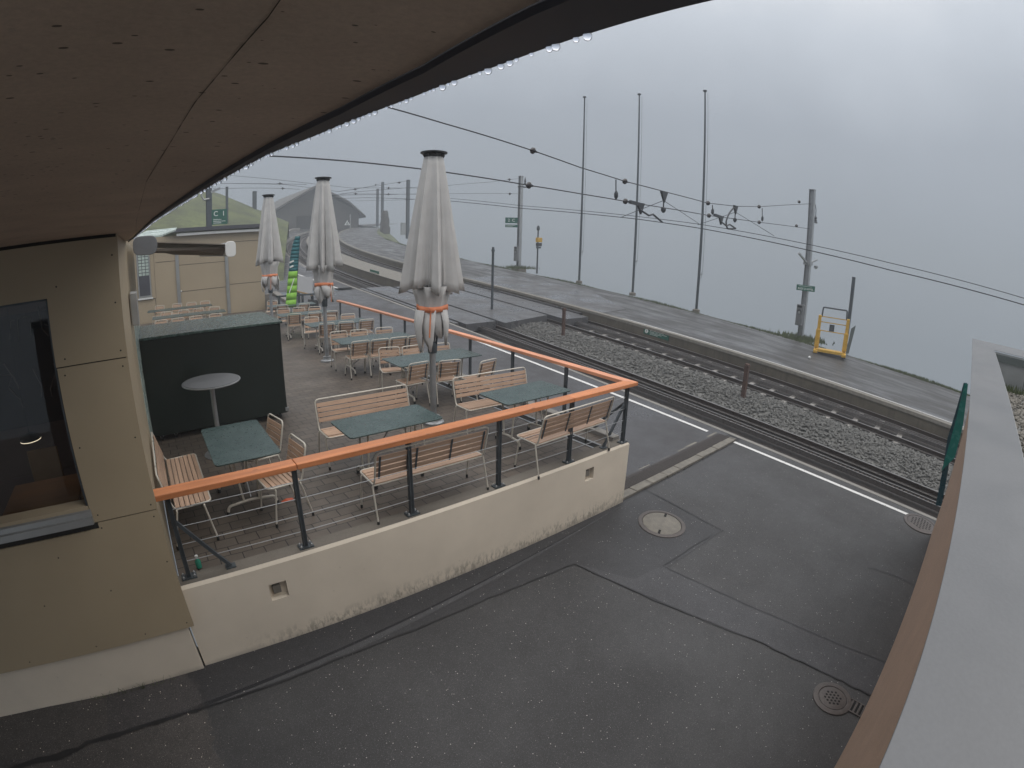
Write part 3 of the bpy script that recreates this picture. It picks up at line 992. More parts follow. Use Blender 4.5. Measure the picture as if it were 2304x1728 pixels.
for (a0, a1, c0, c1) in ((-0.33, -0.3, -0.78, 0.78), (0.3, 0.33, -0.78, 0.78), (-0.3, 0.3, -0.78, -0.75), (-0.3, 0.3, 0.75, 0.78)): b.box(a0, a1, c0, c1, -0.02, 0.014)
b.build('frame', 'galv', t, smooth=0)

# ================================================================== RAILING
rl = thing('terrace_railing', (2.85, 4.36, 0), 'steel post railing with orange larch handrail around the terrace', 'railing')
ox, oy = 2.85, 4.36
HZ = 0.885
posts = [(-0.12, 4.40), (1.08, 4.37), (2.31, 4.365), (3.5, 4.35), (4.70, 4.335), (5.87, 4.33), (6.0, 5.71), (6.06, 7.17), (6.13, 8.65), (6.2, 10.25), (6.27, 11.83), (6.33, 13.42), (6.39, 15.13), (6.45, 17.02)]
for i, (x, y) in enumerate(posts):
    b = MB(); x -= ox; y -= oy
    for s in (-0.015, 0.015): b.box(x + s - 0.006, x + s + 0.006, y - 0.026, y + 0.026, 0.02, HZ)
    b.box(x - 0.009, x + 0.009, y - 0.016, y + 0.016, 0.02, HZ - 0.02)
    p = b.build('post', 'galv_dark', rl, smooth=0)
    zb_ = 0.012 if i < 6 else 0.07
    b = MB(); b.box(x - 0.075, x + 0.075, y - 0.05, y + 0.05, zb_, zb_ + 0.014)
    for sx in (-0.055, 0.055):
        for sy in (-0.03, 0.03): b.lathe([(0.012, zb_ + 0.014), (0.012, zb_ + 0.03), (0.004, zb_ + 0.04)], (x + sx, y + sy, 0), 6, 1)
    q = b.build('base_plate', ['galv_dark', 'galv'], p, smooth=0)
# handrail boards, mitred at the corner
bd = [(-0.25, 1.085), (1.09, 4.66), (4.665, 6.04)]
for (a0, a1) in bd:
    b = MB(); e = 0.0
    y0, y1 = 4.265 - oy, 4.425 - oy
    if a1 > 6: tp = [(a0 - ox, y0, 0.945), (a1 - ox, y0 + 0.0, 0.945), (5.9 - ox, y1 + 0.02, 0.945), (a0 - ox, y1, 0.945)]
    else: tp = [(a0 - ox, y0, 0.945), (a1 - ox, y0, 0.945), (a1 - ox, y1, 0.945), (a0 - ox, y1, 0.945)]
    b.prism(tp, (0, 0, 0.055)); b.build('handrail', 'handrail', rl, smooth=0, bevel=0.006)
seg = [((6.045, 4.27), (6.24, 10.2)), ((6.245, 10.21), (6.5, 17.25))]
for (p, q) in seg:
    b = MB(); w = 0.135
    if p[1] < 5: tp = [(5.906 - ox, 4.445 - oy, 0.944), (6.045 - ox, 4.268 - oy, 0.944), (q[0] + 0.03 - ox, q[1] - oy, 0.944), (q[0] - w + 0.03 - ox, q[1] - oy, 0.944)]
    else: tp = [(p[0] - w + 0.03 - ox, p[1] - oy, 0.944), (p[0] + 0.03 - ox, p[1] - oy, 0.944), (q[0] + 0.03 - ox, q[1] - oy, 0.944), (q[0] - w + 0.03 - ox, q[1] - oy, 0.944)]
    b.prism(tp, (0, 0, 0.055)); b.build('handrail', 'handrail_y', rl, smooth=0, bevel=0.006)
for z in (0.19, 0.37, 0.55, 0.73):
    b = MB(); b.tube([(-0.1 - ox, 4.395 - oy, z), (1.08 - ox, 4.37 - oy, z), (2.31 - ox, 4.365 - oy, z), (3.5 - ox, 4.35 - oy, z), (4.7 - ox, 4.335 - oy, z), (5.87 - ox, 4.33 - oy, z)], 0.0042, 6)
    b.build('cable', 'galv', rl)
for (p, q) in (((5.86, 4.35, 0.62), (5.47, 4.37, 0.03)), ((5.88, 4.37, 0.62), (5.93, 4.95, 0.09)), ((-0.1, 4.40, 0.60), (0.30, 4.39, 0.03))):
    b = MB(); b.bar(Vector(p) - Vector((ox, oy, 0)), Vector(q) - Vector((ox, oy, 0)), 0.032, 0.032)
    c = Vector(q) - Vector((ox, oy, 0)); b.box(c.x - 0.05, c.x + 0.05, c.y - 0.04, c.y + 0.04, c.z - 0.018, c.z - 0.004)
    b.build('brace', 'galv_dark', rl, smooth=0)

# ================================================================== FURNITURE
def seat_profile():
    return [(-0.205, 0.445), (-0.15, 0.452), (-0.095, 0.448), (-0.04, 0.443), (0.015, 0.44), (0.07, 0.44), (0.125, 0.445)]


def make_seat(name, loc, label, cat, group, w, straps):
    t = thing(name, loc, label, cat, group)
    h = w / 2
    b = MB()
    for (y, z) in seat_profile(): b.box(-h + 0.014, h - 0.014, y, y + 0.048, z - 0.008, z + 0.010)
    b.build('seat', 'slat', t, bevel=0.004)
    b = MB(); e = Vector((0, 0.085, 0.335)).normalized(); nrm = Vector((0, e.z, -e.y))
    for k in range(4):
        c = Vector((0, 0.19, 0.49)) + e * (0.075 + k * 0.068)
        vs = []
        for sy in (-1, 1):
            for se in (-1, 1):
                for sx in (-1, 1): vs.append(c + Vector((sx * (h - 0.014), 0, 0)) + e * se * 0.0275 + nrm * sy * 0.007)
        b.add(vs, [(0, 1, 3, 2), (4, 6, 7, 5), (0, 4, 5, 1), (2, 3, 7, 6), (0, 2, 6, 4), (1, 5, 7, 3)])
    bk = b.build('backrest', 'slat', t, bevel=0.003)
    for k in range(straps):
        x = -h + 0.05 + (w - 0.1) * k / (straps - 1)
        p = Vector((x, 0.19, 0.49)) + nrm * 0.012
        b = MB(); b.bar(p + e * 0.03, p + e * 0.31, 0.022, 0.005, 0, (0, 1, 0.3))
        b.build('back_strap', 'galv_dark', bk, smooth=0)
    b = MB()
    loop = [(-h, -0.21, 0.448), (h, -0.21, 0.448), (h, 0.175, 0.437), (h, 0.205, 0.50), (h, 0.285, 0.835), (-h, 0.285, 0.835), (-h, 0.205, 0.50), (-h, 0.175, 0.437)]
    b.tube(fillet(loop, 0.06, 4, True), 0.0105, 7, True)
    b.build('tube_frame', 'tube', t, smooth=60)
    for y in (-0.13, 0.165):
        b = MB(); b.tube(fillet([(-h - 0.012, y, 0.40), (-h - 0.012, y, 0.427), (h + 0.012, y, 0.427), (h + 0.012, y, 0.40)], 0.025, 3), 0.0105, 7)
        b.build('cross_bar', 'tube', t, smooth=60)
    for sx in (-1, 1):
        for (yt, yf) in ((-0.13, -0.19), (0.165, 0.255)):
            b = MB(); b.tube([(sx * (h + 0.012), yt, 0.415), (sx * (h + 0.02), yf, 0.03)], 0.0105, 7)
            lg = b.build('leg', 'tube', t, smooth=60)
            b = MB(); b.lathe([(0.015, 0.0), (0.0155, 0.03), (0.0125, 0.045)], (sx * (h + 0.02), yf, 0), 8)
            b.build('foot_cap', 'rubber', lg, smooth=60)
    return t


def place_seat(proto, p, q, away, label, group, name=None, used=set()):
    """p, q: photo points of the ends of the top bar; away: seen from behind."""
    a, c = onz(p[0], p[1], 0.845), onz(q[0], q[1], 0.845)
    d = c - a; ang = math.atan2(d.y, d.x) + (math.pi if away else 0)
    mid = (a + c) / 2; off = Matrix.Rotation(ang, 3, 'Z') @ Vector((0, 0.285, 0))
    loc = Vector((mid.x - off.x, mid.y - off.y, 0))
    if proto.name not in used:
        used.add(proto.name); proto.location = loc; proto.rotation_euler = (0, 0, ang)
        proto['label'] = label
        if group: proto['group'] = group
        return proto
    return copy_thing(proto, loc, ang, label, group)


chair = make_seat('slatted_chair', (0, 0, 0), 'x', 'chair', None, 0.42, 2)
bench = make_seat('slatted_bench', (0, 0, 0), 'x', 'bench', None, 1.40, 4)


def make_table(L, Wd, loc, rz, label, group, protos={}):
    key = (round(L, 2), round(Wd, 2))
    if key in protos: return copy_thing(protos[key], loc, rz, label, group)
    t = thing('terrace_table', loc, label, 'table', group, rz)
    b = MB(); h, w = L / 2, Wd / 2
    poly = fillet([(-h, -w, 0.745), (h, -w, 0.745), (h, w, 0.745), (-h, w, 0.745)], 0.06, 4, True)
    b.prism(poly, (0, 0, 0.018)); b.build('tabletop', 'table', t, smooth=0, bevel=0.004)
    b = MB()
    for x in (-h + 0.3, h - 0.3): b.box(x - 0.02, x + 0.02, -w + 0.12, w - 0.12, 0.69, 0.726)
    b.box(-h + 0.3, h - 0.3, -0.02, 0.02, 0.695, 0.72)
    b.build('under_frame', 'galv', t, smooth=0)
    for x in (-h + 0.3, h - 0.3):
        b = MB()
        b.tube(fillet([(x, -w + 0.07, 0.02), (x, -w + 0.09, 0.11), (x, 0, 0.14), (x, w - 0.09, 0.11), (x, w - 0.07, 0.02)], 0.09, 5), 0.017, 8)
        ft_ = b.build('foot_bar', 'tube', t, smooth=60)
        for y in (-0.09, 0.09):
            b = MB(); b.tube([(x, y, 0.13), (x, y * 1.6, 0.70)], 0.013, 7); b.build('leg', 'tube', t, smooth=60)
        for y in (-w + 0.07, w - 0.07):
            b = MB(); b.lathe([(0.022, 0.0), (0.022, 0.04), (0.018, 0.05)], (x, y, 0), 8); b.build('foot_cap', 'rubber', ft_, smooth=60)
    b = MB(); b.tube([(-h + 0.32, 0.0, 0.16), (h - 0.55, 0.0, 0.69)], 0.009, 6)
    b.build('brace', 'galv', t, smooth=60)
    protos[key] = t
    return t


TG = 'slate green terrace tables'
LONG = (1.78, 0.82)
make_table(1.25, 0.74, (0.79, 5.75, 0), math.pi / 2, 'slate green table beside the bistro facade, nearest the front rail', TG)
make_table(1.25, 0.68, (2.58, 5.42, 0), 0, 'slate green table between two benches at the foot of the nearest parasol', TG)
make_table(1.25, 0.68, (4.80, 5.36, 0), 0, 'slate green table between two benches in the railing corner', TG)
make_table(*LONG, (4.90, 8.15, 0), -0.01, 'long slate green table just behind the nearest parasol pole', TG)
make_table(*LONG, (4.82, 10.65, 0), -0.06, 'long slate green table right of the middle parasol base', TG)
make_table(*LONG, (5.02, 13.5, 0), -0.02, 'long slate green table just behind the middle parasol pole', TG)
make_table(*LONG, (4.88, 16.15, 0), -0.04, 'slate green table right of the farthest parasol pole', TG)
make_table(*LONG, (5.2, 18.95, 0), -0.08, 'farthest slate green table on the right, in front of the lime banner', TG)
make_table(2.7, 0.82, (1.22, 22.1, 0), -0.05, 'long slate green table closest to the beige back building wall', TG)
make_table(2.7, 0.82, (1.39, 19.4, 0), -0.05, 'long slate green table between dark green cabinet and the back wall table', TG)
make_table(2.7, 0.82, (1.45, 16.7, 0), -0.05, 'slate green table half hidden right behind the dark green cabinet', TG)

ORD = ['leftmost', 'second from left', 'third from left', 'rightmost']


def row(desc, side, away, pts, group, ends=('open end', 'rail end')):
    n = len(pts)
    for i, (p, q) in enumerate(pts):
        e0, e1 = ends
        o = 'at the ' + e0 if i == 0 else 'at the ' + e1 if i == n - 1 else 'in the middle' if n == 3 else 'second from the ' + (e0 if i == 1 else e1)
        place_seat(chair, p, q, away, '%s chair %s of the %s' % (side, o, desc), group)


CG = 'slatted chairs around the terrace tables'
row('table behind the nearest parasol pole', 'far-side', False, [((852.6, 782), (897.8, 779)), ((905, 779.4), (943.9, 774.5)), ((971, 772.5), (1007.2, 770))], CG)
row('table behind the nearest parasol pole', 'near-side', True, [((922, 817.9), (964.7, 810.6)), ((989, 811.5), (1036, 807))], CG)
place_seat(chair, (1080.3, 813), (1119, 804.3), True, 'turned single chair between corner bench and side rail', CG)
row('table right of the middle parasol base', 'far-side', False, [((742.7, 746.8), (779.8, 743.2)), ((788.8, 742.3), (825, 739.6)), ((847.6, 737), (879.5, 735))], CG)
row('table right of the middle parasol base', 'near-side', True, [((790.6, 768.5), (831.3, 764)), ((835.8, 764), (874.7, 760.3)), ((879.2, 759.4), (916.3, 755.8)), ((919, 756), (955, 752))], CG)
row('table behind the middle parasol pole', 'far-side', False, [((683.9, 713.3), (717.3, 711.4)), ((723, 710), (757, 708.4)), ((766.2, 706.6), (798.9, 704.8))], CG)
row('table behind the middle parasol pole', 'near-side', True, [((717, 727.5), (753, 725)), ((761, 723.8), (797, 721.5)), ((808, 719.2), (842, 716.5))], CG)
row('table right of the farthest parasol', 'far-side', False, [((623.3, 694), (653, 692.4)), ((657.6, 692), (687, 690.6)), ((693.7, 690), (722, 688.6))], CG)
row('table right of the farthest parasol', 'near-side', True, [((646.7, 706.4), (677.6, 704)), ((692, 703), (724, 701)), ((731, 700), (760, 698))], CG)
row('farthest table by the lime banner', 'visible', True, [((622, 686), (647.8, 684.6)), ((672, 683.4), (697, 680.8))], CG)
place_seat(chair, (600, 676.4), (625, 675), False, 'lone chair at the back wall left of the lime banner', CG)
row('table at the back wall', 'slatted', False, [((346.7, 688.2), (372, 686)), ((385.7, 683.7), (411, 681.6)), ((417.9, 680.9), (443.3, 678.6)), ((448.4, 677.9), (474.4, 675.7))], CG, ('window end', 'parasol end'))
row('second table from the back wall', 'slatted', False, [((359.7, 702.4), (388, 699.8)), ((398.7, 698.2), (427.5, 695.6)), ((432, 694.5), (460.8, 692.2)), ((468, 690.8), (496.4, 688.6))], CG, ('window end', 'parasol end'))
row('table hidden behind the green cabinet', 'slatted', False, [((346, 721.6), (377.7, 718)), ((384.5, 717), (416.2, 713.7)), ((425.2, 712.4), (456.3, 709)), ((469.3, 706.8), (500.9, 704.1))], CG, ('window end', 'parasol end'))
place_seat(chair, (605.6, 928.5), (634.5, 945), False, 'chair at the facade table standing nearer the green cabinet', CG)
place_seat(chair, (654.4, 974), (685, 995.5), False, 'chair at the facade table standing nearer the front rail', CG)

BG = 'slatted benches on the terrace'
place_seat(bench, (703, 899), (918, 863), False, 'slatted bench facing us behind the table at the nearest parasol', BG)
place_seat(bench, (848, 1018), (1097, 958), True, 'slatted bench seen from behind, middle of the front rail', BG)
place_seat(bench, (1022, 849), (1178, 825), False, 'slatted bench facing us at the table in the railing corner', BG)
place_seat(bench, (1228, 936), (1381, 891), True, 'slatted bench seen from behind in the railing corner', BG)
o = copy_thing(bench, (0.09, 5.68, 0), math.pi / 2, 'slatted bench standing lengthwise against the bistro facade', BG)
o = copy_thing(bench, (-0.15, 13.6, 0), math.pi / 2 + 0.02, 'slatted bench at the building wall behind the green cabinet', BG)


# ------------------------------------------------------------------ parasols
def parasol(loc, top, hem, strap_z, tail, base_z, label, seed, tilt=0.0):
    t = thing('closed_parasol', loc, label, 'parasol', 'closed grey parasols')
    rr = random.Random(seed)
    b = MB(); b.lathe([(0.055, 0.02), (0.05, 0.1), (0.046, top - 0.15)], n=12); b.build('pole', 'galv', t, smooth=50)
    b = MB(); b.lathe([(0.17, 0.0), (0.17, 0.035), (0.12, 0.055), (0.1, 0.10), (0.105, 0.13), (0.06, 0.135)], n=20); b.build('base_plate', 'galv', t, smooth=40)
    # folded cloth: eight ribs with deep folds between them
    b = MB(); n = 96; zs = 15; ph = rr.uniform(0, 6.3)
    hz = [hem + rr.uniform(-0.10, 0.10) for _ in range(8)]; ra = [rr.uniform(0.86, 1.12) for _ in range(8)]
    for j in range(zs):
        s = j / (zs - 1)
        R0 = 0.15 + (0.50 - 0.15) * (s ** 0.95)
        for k in range(n):
            a = 2 * math.pi * k / n; u = (a / (math.pi / 4)) % 8; i = int(u); f = u - i
            rib = 1 - abs(2 * f - 1)              # 0 at a rib, 1 mid fold
            depth = 0.56 + 0.08 * math.sin(3 * a + ph)
            wr = ra[i] * (1 - f) + ra[(i + 1) % 8] * f
            prof = 1 - depth * (rib ** 0.75) * (0.35 + 0.65 * s)
            prof += 0.07 * s * math.sin(rib * 11 + ph + i) * min(1, rib * 4)
            R = R0 * prof * (1 + (wr - 1) * s)
            zz = (hz[i] * (1 - f) + hz[(i + 1) % 8] * f)
            z = top - 0.09 - (top - 0.09 - zz) * s + 0.10 * s * s * rib
            aa = a + ph + 0.16 * s * math.sin(a * 2 + ph)
            b.v.append((R * math.cos(aa), R * math.sin(aa), z))
    b.f = [[j * n + k, j * n + (k + 1) % n, (j + 1) * n + (k + 1) % n, (j + 1) * n + k] for j in range(zs - 1) for k in range(n)]; b.mi = [0] * len(b.f)
    cv = b.build('canopy', 'fabric', t, smooth=75)
    sm = cv.modifiers.new('thick', 'SOLIDIFY'); sm.thickness = 0.006
    # gathered skirt held by the strap, its ends hanging as loose flaps
    b = MB(); n = 64; st = [(hem + 0.12, 0.33), (hem - 0.05, 0.27), (strap_z + 0.04, 0.235), (strap_z - 0.04, 0.235), (strap_z - 0.16, 0.25), (strap_z - 0.30, 0.25)]
    for (z, R0) in st:
        for k in range(n):
            a = 2 * math.pi * k / n
            R = R0 * (1 - 0.26 * abs(math.sin(4 * a + ph)) + 0.07 * math.sin(9 * a + ph * 2))
            drop = (0.16 * math.sin(3 * a + ph) if z < strap_z - 0.2 else 0)
            b.v.append((R * math.cos(a), R * math.sin(a), z + drop))
    b.f = [[j * n + k, j * n + (k + 1) % n, (j + 1) * n + (k + 1) % n, (j + 1) * n + k] for j in range(5) for k in range(n)]; b.mi = [0] * len(b.f)
    for i in range(5):
        a = ph + i * 1.257 + rr.uniform(-0.3, 0.3); wdt = rr.uniform(0.2, 0.32); R = rr.uniform(0.18, 0.24)
        tip = tail + rr.uniform(0, 0.35); c, s_ = math.cos(a), math.sin(a); px_, py_ = -s_, c
        z0 = strap_z - 0.02
        vs = []
        for q, (zz, k1, k2, ro) in enumerate([(z0, 1, -1, 0), (z0 - (z0 - tip) * 0.35, 0.95, -0.9, 0.04), (z0 - (z0 - tip) * 0.7, 0.75, -0.5, 0.03), (tip, 0.35, 0.2, 0.0)]):
            for kk in (k1, (k1 + k2) / 2, k2):
                rad_ = R + ro + (0.035 if kk == (k1 + k2) / 2 else 0)
                vs.append((c * rad_ + px_ * kk * wdt / 2, s_ * rad_ + py_ * kk * wdt / 2, zz))
        b.add(vs, [(q * 3 + w, q * 3 + w + 1, q * 3 + w + 4, q * 3 + w + 3) for q in range(3) for w in range(2)])
    sk = b.build('skirt', 'fabric', t, smooth=60)
    sm = sk.modifiers.new('thick', 'SOLIDIFY'); sm.thickness = 0.005
    b = MB(); n = 64; vs = []
    for z in (strap_z - 0.042, strap_z + 0.042):
        for k in range(n):
            a = 2 * math.pi * k / n
            R = 0.25 * (1 - 0.12 * abs(math.sin(4 * a + ph))); vs.append((R * math.cos(a), R * math.sin(a), z + 0.012 * math.sin(a * 2 + ph)))
    b.add(vs, [(k, (k + 1) % n, n + (k + 1) % n, n + k) for k in range(n)])
    ka = -2.2 + tilt
    kx, ky = 0.25 * math.cos(ka), 0.25 * math.sin(ka)
    b.lathe([(0.01, -0.03), (0.035, -0.015), (0.035, 0.02), (0.01, 0.035)], (kx, ky, strap_z), 8)
    b.bar((kx, ky, strap_z), (kx * 1.15 - 0.02, ky * 1.15, strap_z - 0.42), 0.032, 0.006, 0, (1, 0, 0))
    sp = b.build('strap', 'strap', t, smooth=50)
    sm = sp.modifiers.new('thick', 'SOLIDIFY'); sm.thickness = 0.006
    b = MB(); b.lathe([(0.05, top - 0.11), (0.13, top - 0.09), (0.14, top - 0.045), (0.12, top - 0.04)], n=24)
    for k in range(8):
        a = k * math.pi / 4 + ph; b.bar((0.12 * math.cos(a), 0.12 * math.sin(a), top - 0.11), (0.16 * math.cos(a), 0.16 * math.sin(a), top - 0.05), 0.03, 0.03)
    b.build('rib_hub', 'black', t, smooth=40)
    b = MB(); b.lathe([(0.16, top - 0.036), (0.205, top - 0.03), (0.205, top - 0.012), (0.15, top), (0.02, top + 0.006)], n=28); b.build('top_cap', 'black', t, smooth=50)
    b = MB(); b.lathe([(0.07, tail + 0.02), (0.075, tail + 0.05), (0.075, tail + 0.16), (0.055, tail + 0.2)], n=14)
    for a in (0.6, 2.2, 3.9, 5.4): b.bar((0.06 * math.cos(a), 0.06 * math.sin(a), tail + 0.1), (0.11 * math.cos(a), 0.11 * math.sin(a), strap_z - 0.1), 0.028, 0.02)
    b.build('slide_collar', 'galv_dark', t, smooth=40)
    return t


parasol((4.06, 6.75, 0), 4.27, 2.10, 1.88, 1.15, 0, 'nearest and largest closed grey parasol with an orange strap', 11)
parasol((4.18, 12.12, 0), 4.53, 2.28, 1.93, 1.36, 0, 'middle closed grey parasol on a round grey base', 23, 1.0)
parasol((3.8, 16.27, 0), 4.54, 2.33, 2.02, 1.45, 0, 'farthest closed grey parasol in front of the beige building', 5, 0.5)

# ------------------------------------------------------------------ cabinet and bar table
cb = thing('bar_cabinet', (0.92, 9.12, 0), 'big dark green closed cabinet on castors with a wet lid', 'cabinet')
b = MB(); b.box(-1.19, 1.17, -0.75, 0.75, 0.10, 1.625); b.build('body', 'green_box', cb, bevel=0.008)
b = MB(); b.box(-1.22, 1.2, -0.78, 0.78, 1.63, 1.67); b.build('lid', 'lid', cb, bevel=0.006)
for sx in (-1.02, -0.78, 1.05):
    for sy in (-0.66, 0.62):
        if sx == -0.78 and sy > 0: continue
        b = MB(); b.lathe([(0.02, -0.018), (0.048, -0.016), (0.048, 0.016), (0.02, 0.018)], (sx, sy, 0.05), 14, 0, (1, 0, 0))
        b.box(sx - 0.03, sx + 0.03, sy - 0.02, sy + 0.03, 0.055, 0.10, 1)
        b.build('castor', ['rubber', 'galv'], cb, smooth=40)
b = MB(); b.box(1.13, 1.19, -0.79, -0.76, 0.14, 0.20); b.build('catch', 'galv', cb, smooth=0)
bt = thing('bar_table', (0.74, 7.36, 0), 'round grey standing table on one steel column before the green cabinet', 'table')
b = MB(); b.lathe([(0.425, 1.075), (0.43, 1.08), (0.43, 1.09), (0.41, 1.094)], n=48); b.build('rim', 'galv', bt, smooth=40)
b = MB(); b.lathe([(0.413, 1.085), (0.413, 1.1), (0.40, 1.101)], n=48); b.build('tabletop', 'coping', bt, smooth=40)
b = MB(); b.lathe([(0.036, 0.03), (0.036, 1.08)], n=16); b.build('column', 'galv', bt, smooth=40)
b = MB(); b.lathe([(0.26, 0.0), (0.26, 0.012), (0.05, 0.03)], n=32); b.build('base', 'galv', bt, smooth=40)

# ------------------------------------------------------------------ small litter on the terrace
t = thing('glass_bottle', (0.0, 4.52, 0.012), 'small green glass jar left in the rail corner by the facade', 'bottle')
b = MB(); b.lathe([(0.028, 0), (0.03, 0.012), (0.03, 0.075), (0.014, 0.095), (0.013, 0.12)], n=14); b.build('body', 'bottle', t, smooth=40)
b = MB(); b.lathe([(0.016, 0.12), (0.016, 0.135)], n=12); b.build('lid', 'white', t, smooth=40)
t = thing('paper_leaflet', (1.2, 5.42, 0), 'crumpled red leaflet lying under the chair by the first rail post', 'litter')
b = MB(); b.add([(-0.07, -0.02, 0.004), (0.0, -0.03, 0.02), (0.09, 0.0, 0.006), (0.08, 0.04, 0.012), (0.0, 0.03, 0.026), (-0.06, 0.03, 0.006)], [(0, 1, 4, 5), (1, 2, 3, 4)])
o = b.build('sheet', 'haired', t, smooth=0); o.modifiers.new('thick', 'SOLIDIFY').thickness = 0.003

# ================================================================== BISTRO BUILDING
SZ = 3.055
bb = thing('bistro_building', (-0.22, 4.2, -1.0), 'bistro building with olive beige cladding and a concrete canopy overhead', 'building')
bo = Vector(bb.location)


def L_(p): return Vector(p) - bo


def panel(name, x0, x1, z0, z1, screws, L=None):
    b = MB()
    if L: poly = [(p[0], 4.2, p[1]) for p in L]
    else: poly = [(x0, 4.2, z0), (x1, 4.2, z0), (x1, 4.2, z1), (x0, 4.2, z1)]
    b.prism([L_(p) for p in poly], (0, -0.012, 0))
    for (x, z) in screws:
        b.lathe([(0.0075, -0.004), (0.007, 0.0015), (0.004, 0.002)], L_((x, 4.2, z)), 8, 1, (0, -1, 0))
    return b.build(name, ['clad', 'gap'], bb, smooth=0)


XR = -0.222
panel('wall_panel', 0, 0, 0, 0, [(-0.27, 2.19), (-0.27, 2.9), (-0.72, 2.19), (-0.72, 2.72), (-1.3, 2.72), (-0.27, 2.55)], [(-9, 2.645), (-0.80, 2.645), (-0.80, 2.137), (XR, 2.137), (XR, SZ - 0.025), (-9, SZ - 0.025)])
panel('wall_panel', -0.795, XR, 0.862, 2.128, [(-0.27, 2.07), (-0.74, 2.07), (-0.27, 0.91), (-0.74, 0.92), (-0.27, 1.5), (-0.74, 1.5)])
panel('wall_panel', 0, 0, 0, 0, [(-0.27, 0.80), (-0.27, 0.35), (-0.28, -0.34), (-0.7, -0.34), (-0.74, 0.80), (-1.2, 0.62), (-1.2, -0.34), (-0.85, 0.2), (-1.5, 0.2), (-2.0, 0.2), (-1.9, -0.34)], [(-9, -0.40), (XR, -0.40), (XR, 0.853), (-0.76, 0.853), (-0.76, 0.80), (-9, 0.80)])
b = MB()   # core of the wall behind the panels, round the window opening
for (xa, xb, za, zc) in ((-9, -0.235, -0.4, 0.86), (-0.80, -0.235, 0.86, 2.645), (-9, -0.235, 2.645, SZ)):
    vs = [L_((xa, 4.216, za)), L_((xb, 4.216, za)), L_((xb, 4.216, zc)), L_((xa, 4.216, zc))]
    b.prism(vs, (0, -0.13, 0))
b.build('wall_core', 'gap', bb, smooth=0)
b = MB(); b.prism([L_(p) for p in ((-0.222, 4.203, -0.4), (-0.222, 4.26, -0.4), (-0.222, 4.26, SZ), (-0.222, 4.203, SZ))], (0.012, 0, 0)); b.build('corner_trim', 'clad_far', bb, smooth=0)
b = MB(); b.prism([L_(p) for p in ((-9, 4.235, -1.4), (-0.285, 4.235, -1.4), (-0.285, 4.235, -0.395), (-9, 4.235, -0.395))], (0, -0.2, 0)); b.build('plinth', 'wall', bb, smooth=0, bevel=0.006)
# window
wf = MB()
for (xa, xb, za, zc) in ((-0.815, -0.80, 1.0, 2.645), (-6, -0.80, 2.63, 2.645)):
    wf.prism([L_(p) for p in ((xa, 4.205, za), (xb, 4.205, za), (xb, 4.205, zc), (xa, 4.205, zc))], (0, -0.16, 0))
wfo = wf.build('window', 'galv_dark', bb, smooth=0)
b = MB(); b.prism([L_(p) for p in ((-6, 4.33, 0.98), (-0.815, 4.33, 0.98), (-0.815, 4.33, 2.63), (-6, 4.33, 2.63))], (0, -0.006, 0)); b.build('pane', 'glass', wfo, smooth=0)
b = MB(); b.prism([L_(p) for p in ((-6, 4.20, 1.015), (-0.80, 4.20, 1.015), (-0.80, 4.32, 1.03), (-6, 4.32, 1.03))], (0, 0, 0.03)); b.build('inner_sill', 'clad_far', wfo, smooth=0)
b = MB()
pr = [(0.0, 0.985), (-0.02, 0.975), (-0.025, 0.935), (-0.055, 0.93), (-0.06, 0.875), (-0.005, 0.865)]
pts = [(4.199 + y, z) for y, z in pr]
vs = [L_((x, y, z)) for x in (-6, -0.785) for (y, z) in pts]; n = len(pts)
b.add(vs, [(k, (k + 1) % n, n + (k + 1) % n, n + k) for k in range(n)] + [tuple(range(n)), tuple(reversed(range(n, 2 * n)))])
b.build('sill', 'alu', wfo, smooth=0)
# room behind the window
b = MB()
for q in (((-6, 4.36, -0.05), (-0.25, 4.36, -0.05), (-0.25, 8.2, -0.05), (-6, 8.2, -0.05)), ((-6, 8.2, -0.05), (-0.25, 8.2, -0.05), (-0.25, 8.2, 2.9), (-6, 8.2, 2.9)),
          ((-0.25, 4.36, -0.05), (-0.25, 8.2, -0.05), (-0.25, 8.2, 2.9), (-0.25, 4.36, 2.9)), ((-6, 4.36, 2.9), (-0.25, 4.36, 2.9), (-0.25, 8.2, 2.9), (-6, 8.2, 2.9))):
    b.add([L_(p) for p in q], [(0, 1, 2, 3)])
b.build('room', 'interior', bb, smooth=0)
# right-hand wall facing the terrace
b = MB(); b.prism([L_(p) for p in ((-0.235, 4.262, -0.1), (-0.235, 10.6, -0.1), (-0.235, 10.6, SZ), (-0.235, 4.262, SZ))], (0.01, 0, 0)); b.build('side_wall', 'clad_far', bb, smooth=0)
b = MB()
for (y0, y1, z0, z1) in ((6.9, 8.3, 0.15, 1.15), (6.9, 8.3, 1.2, 2.3), (8.4, 10.3, 0.15, 2.3)):
    b.prism([L_(p) for p in ((-0.23, y0, z0), (-0.23, y1, z0), (-0.23, y1, z1), (-0.23, y0, z1))], (0.004, 0, 0))
b.build('side_glazing', 'glassroof', bb, smooth=0)
b = MB(); b.prism([L_(p) for p in ((-0.14, 6.0, 2.15), (-0.14, 6.3, 2.15), (-0.14, 6.3, 2.5), (-0.14, 6.0, 2.5))], (0.08, 0, 0)); b.build('junction_box', 'alu', bb, smooth=0, bevel=0.008)
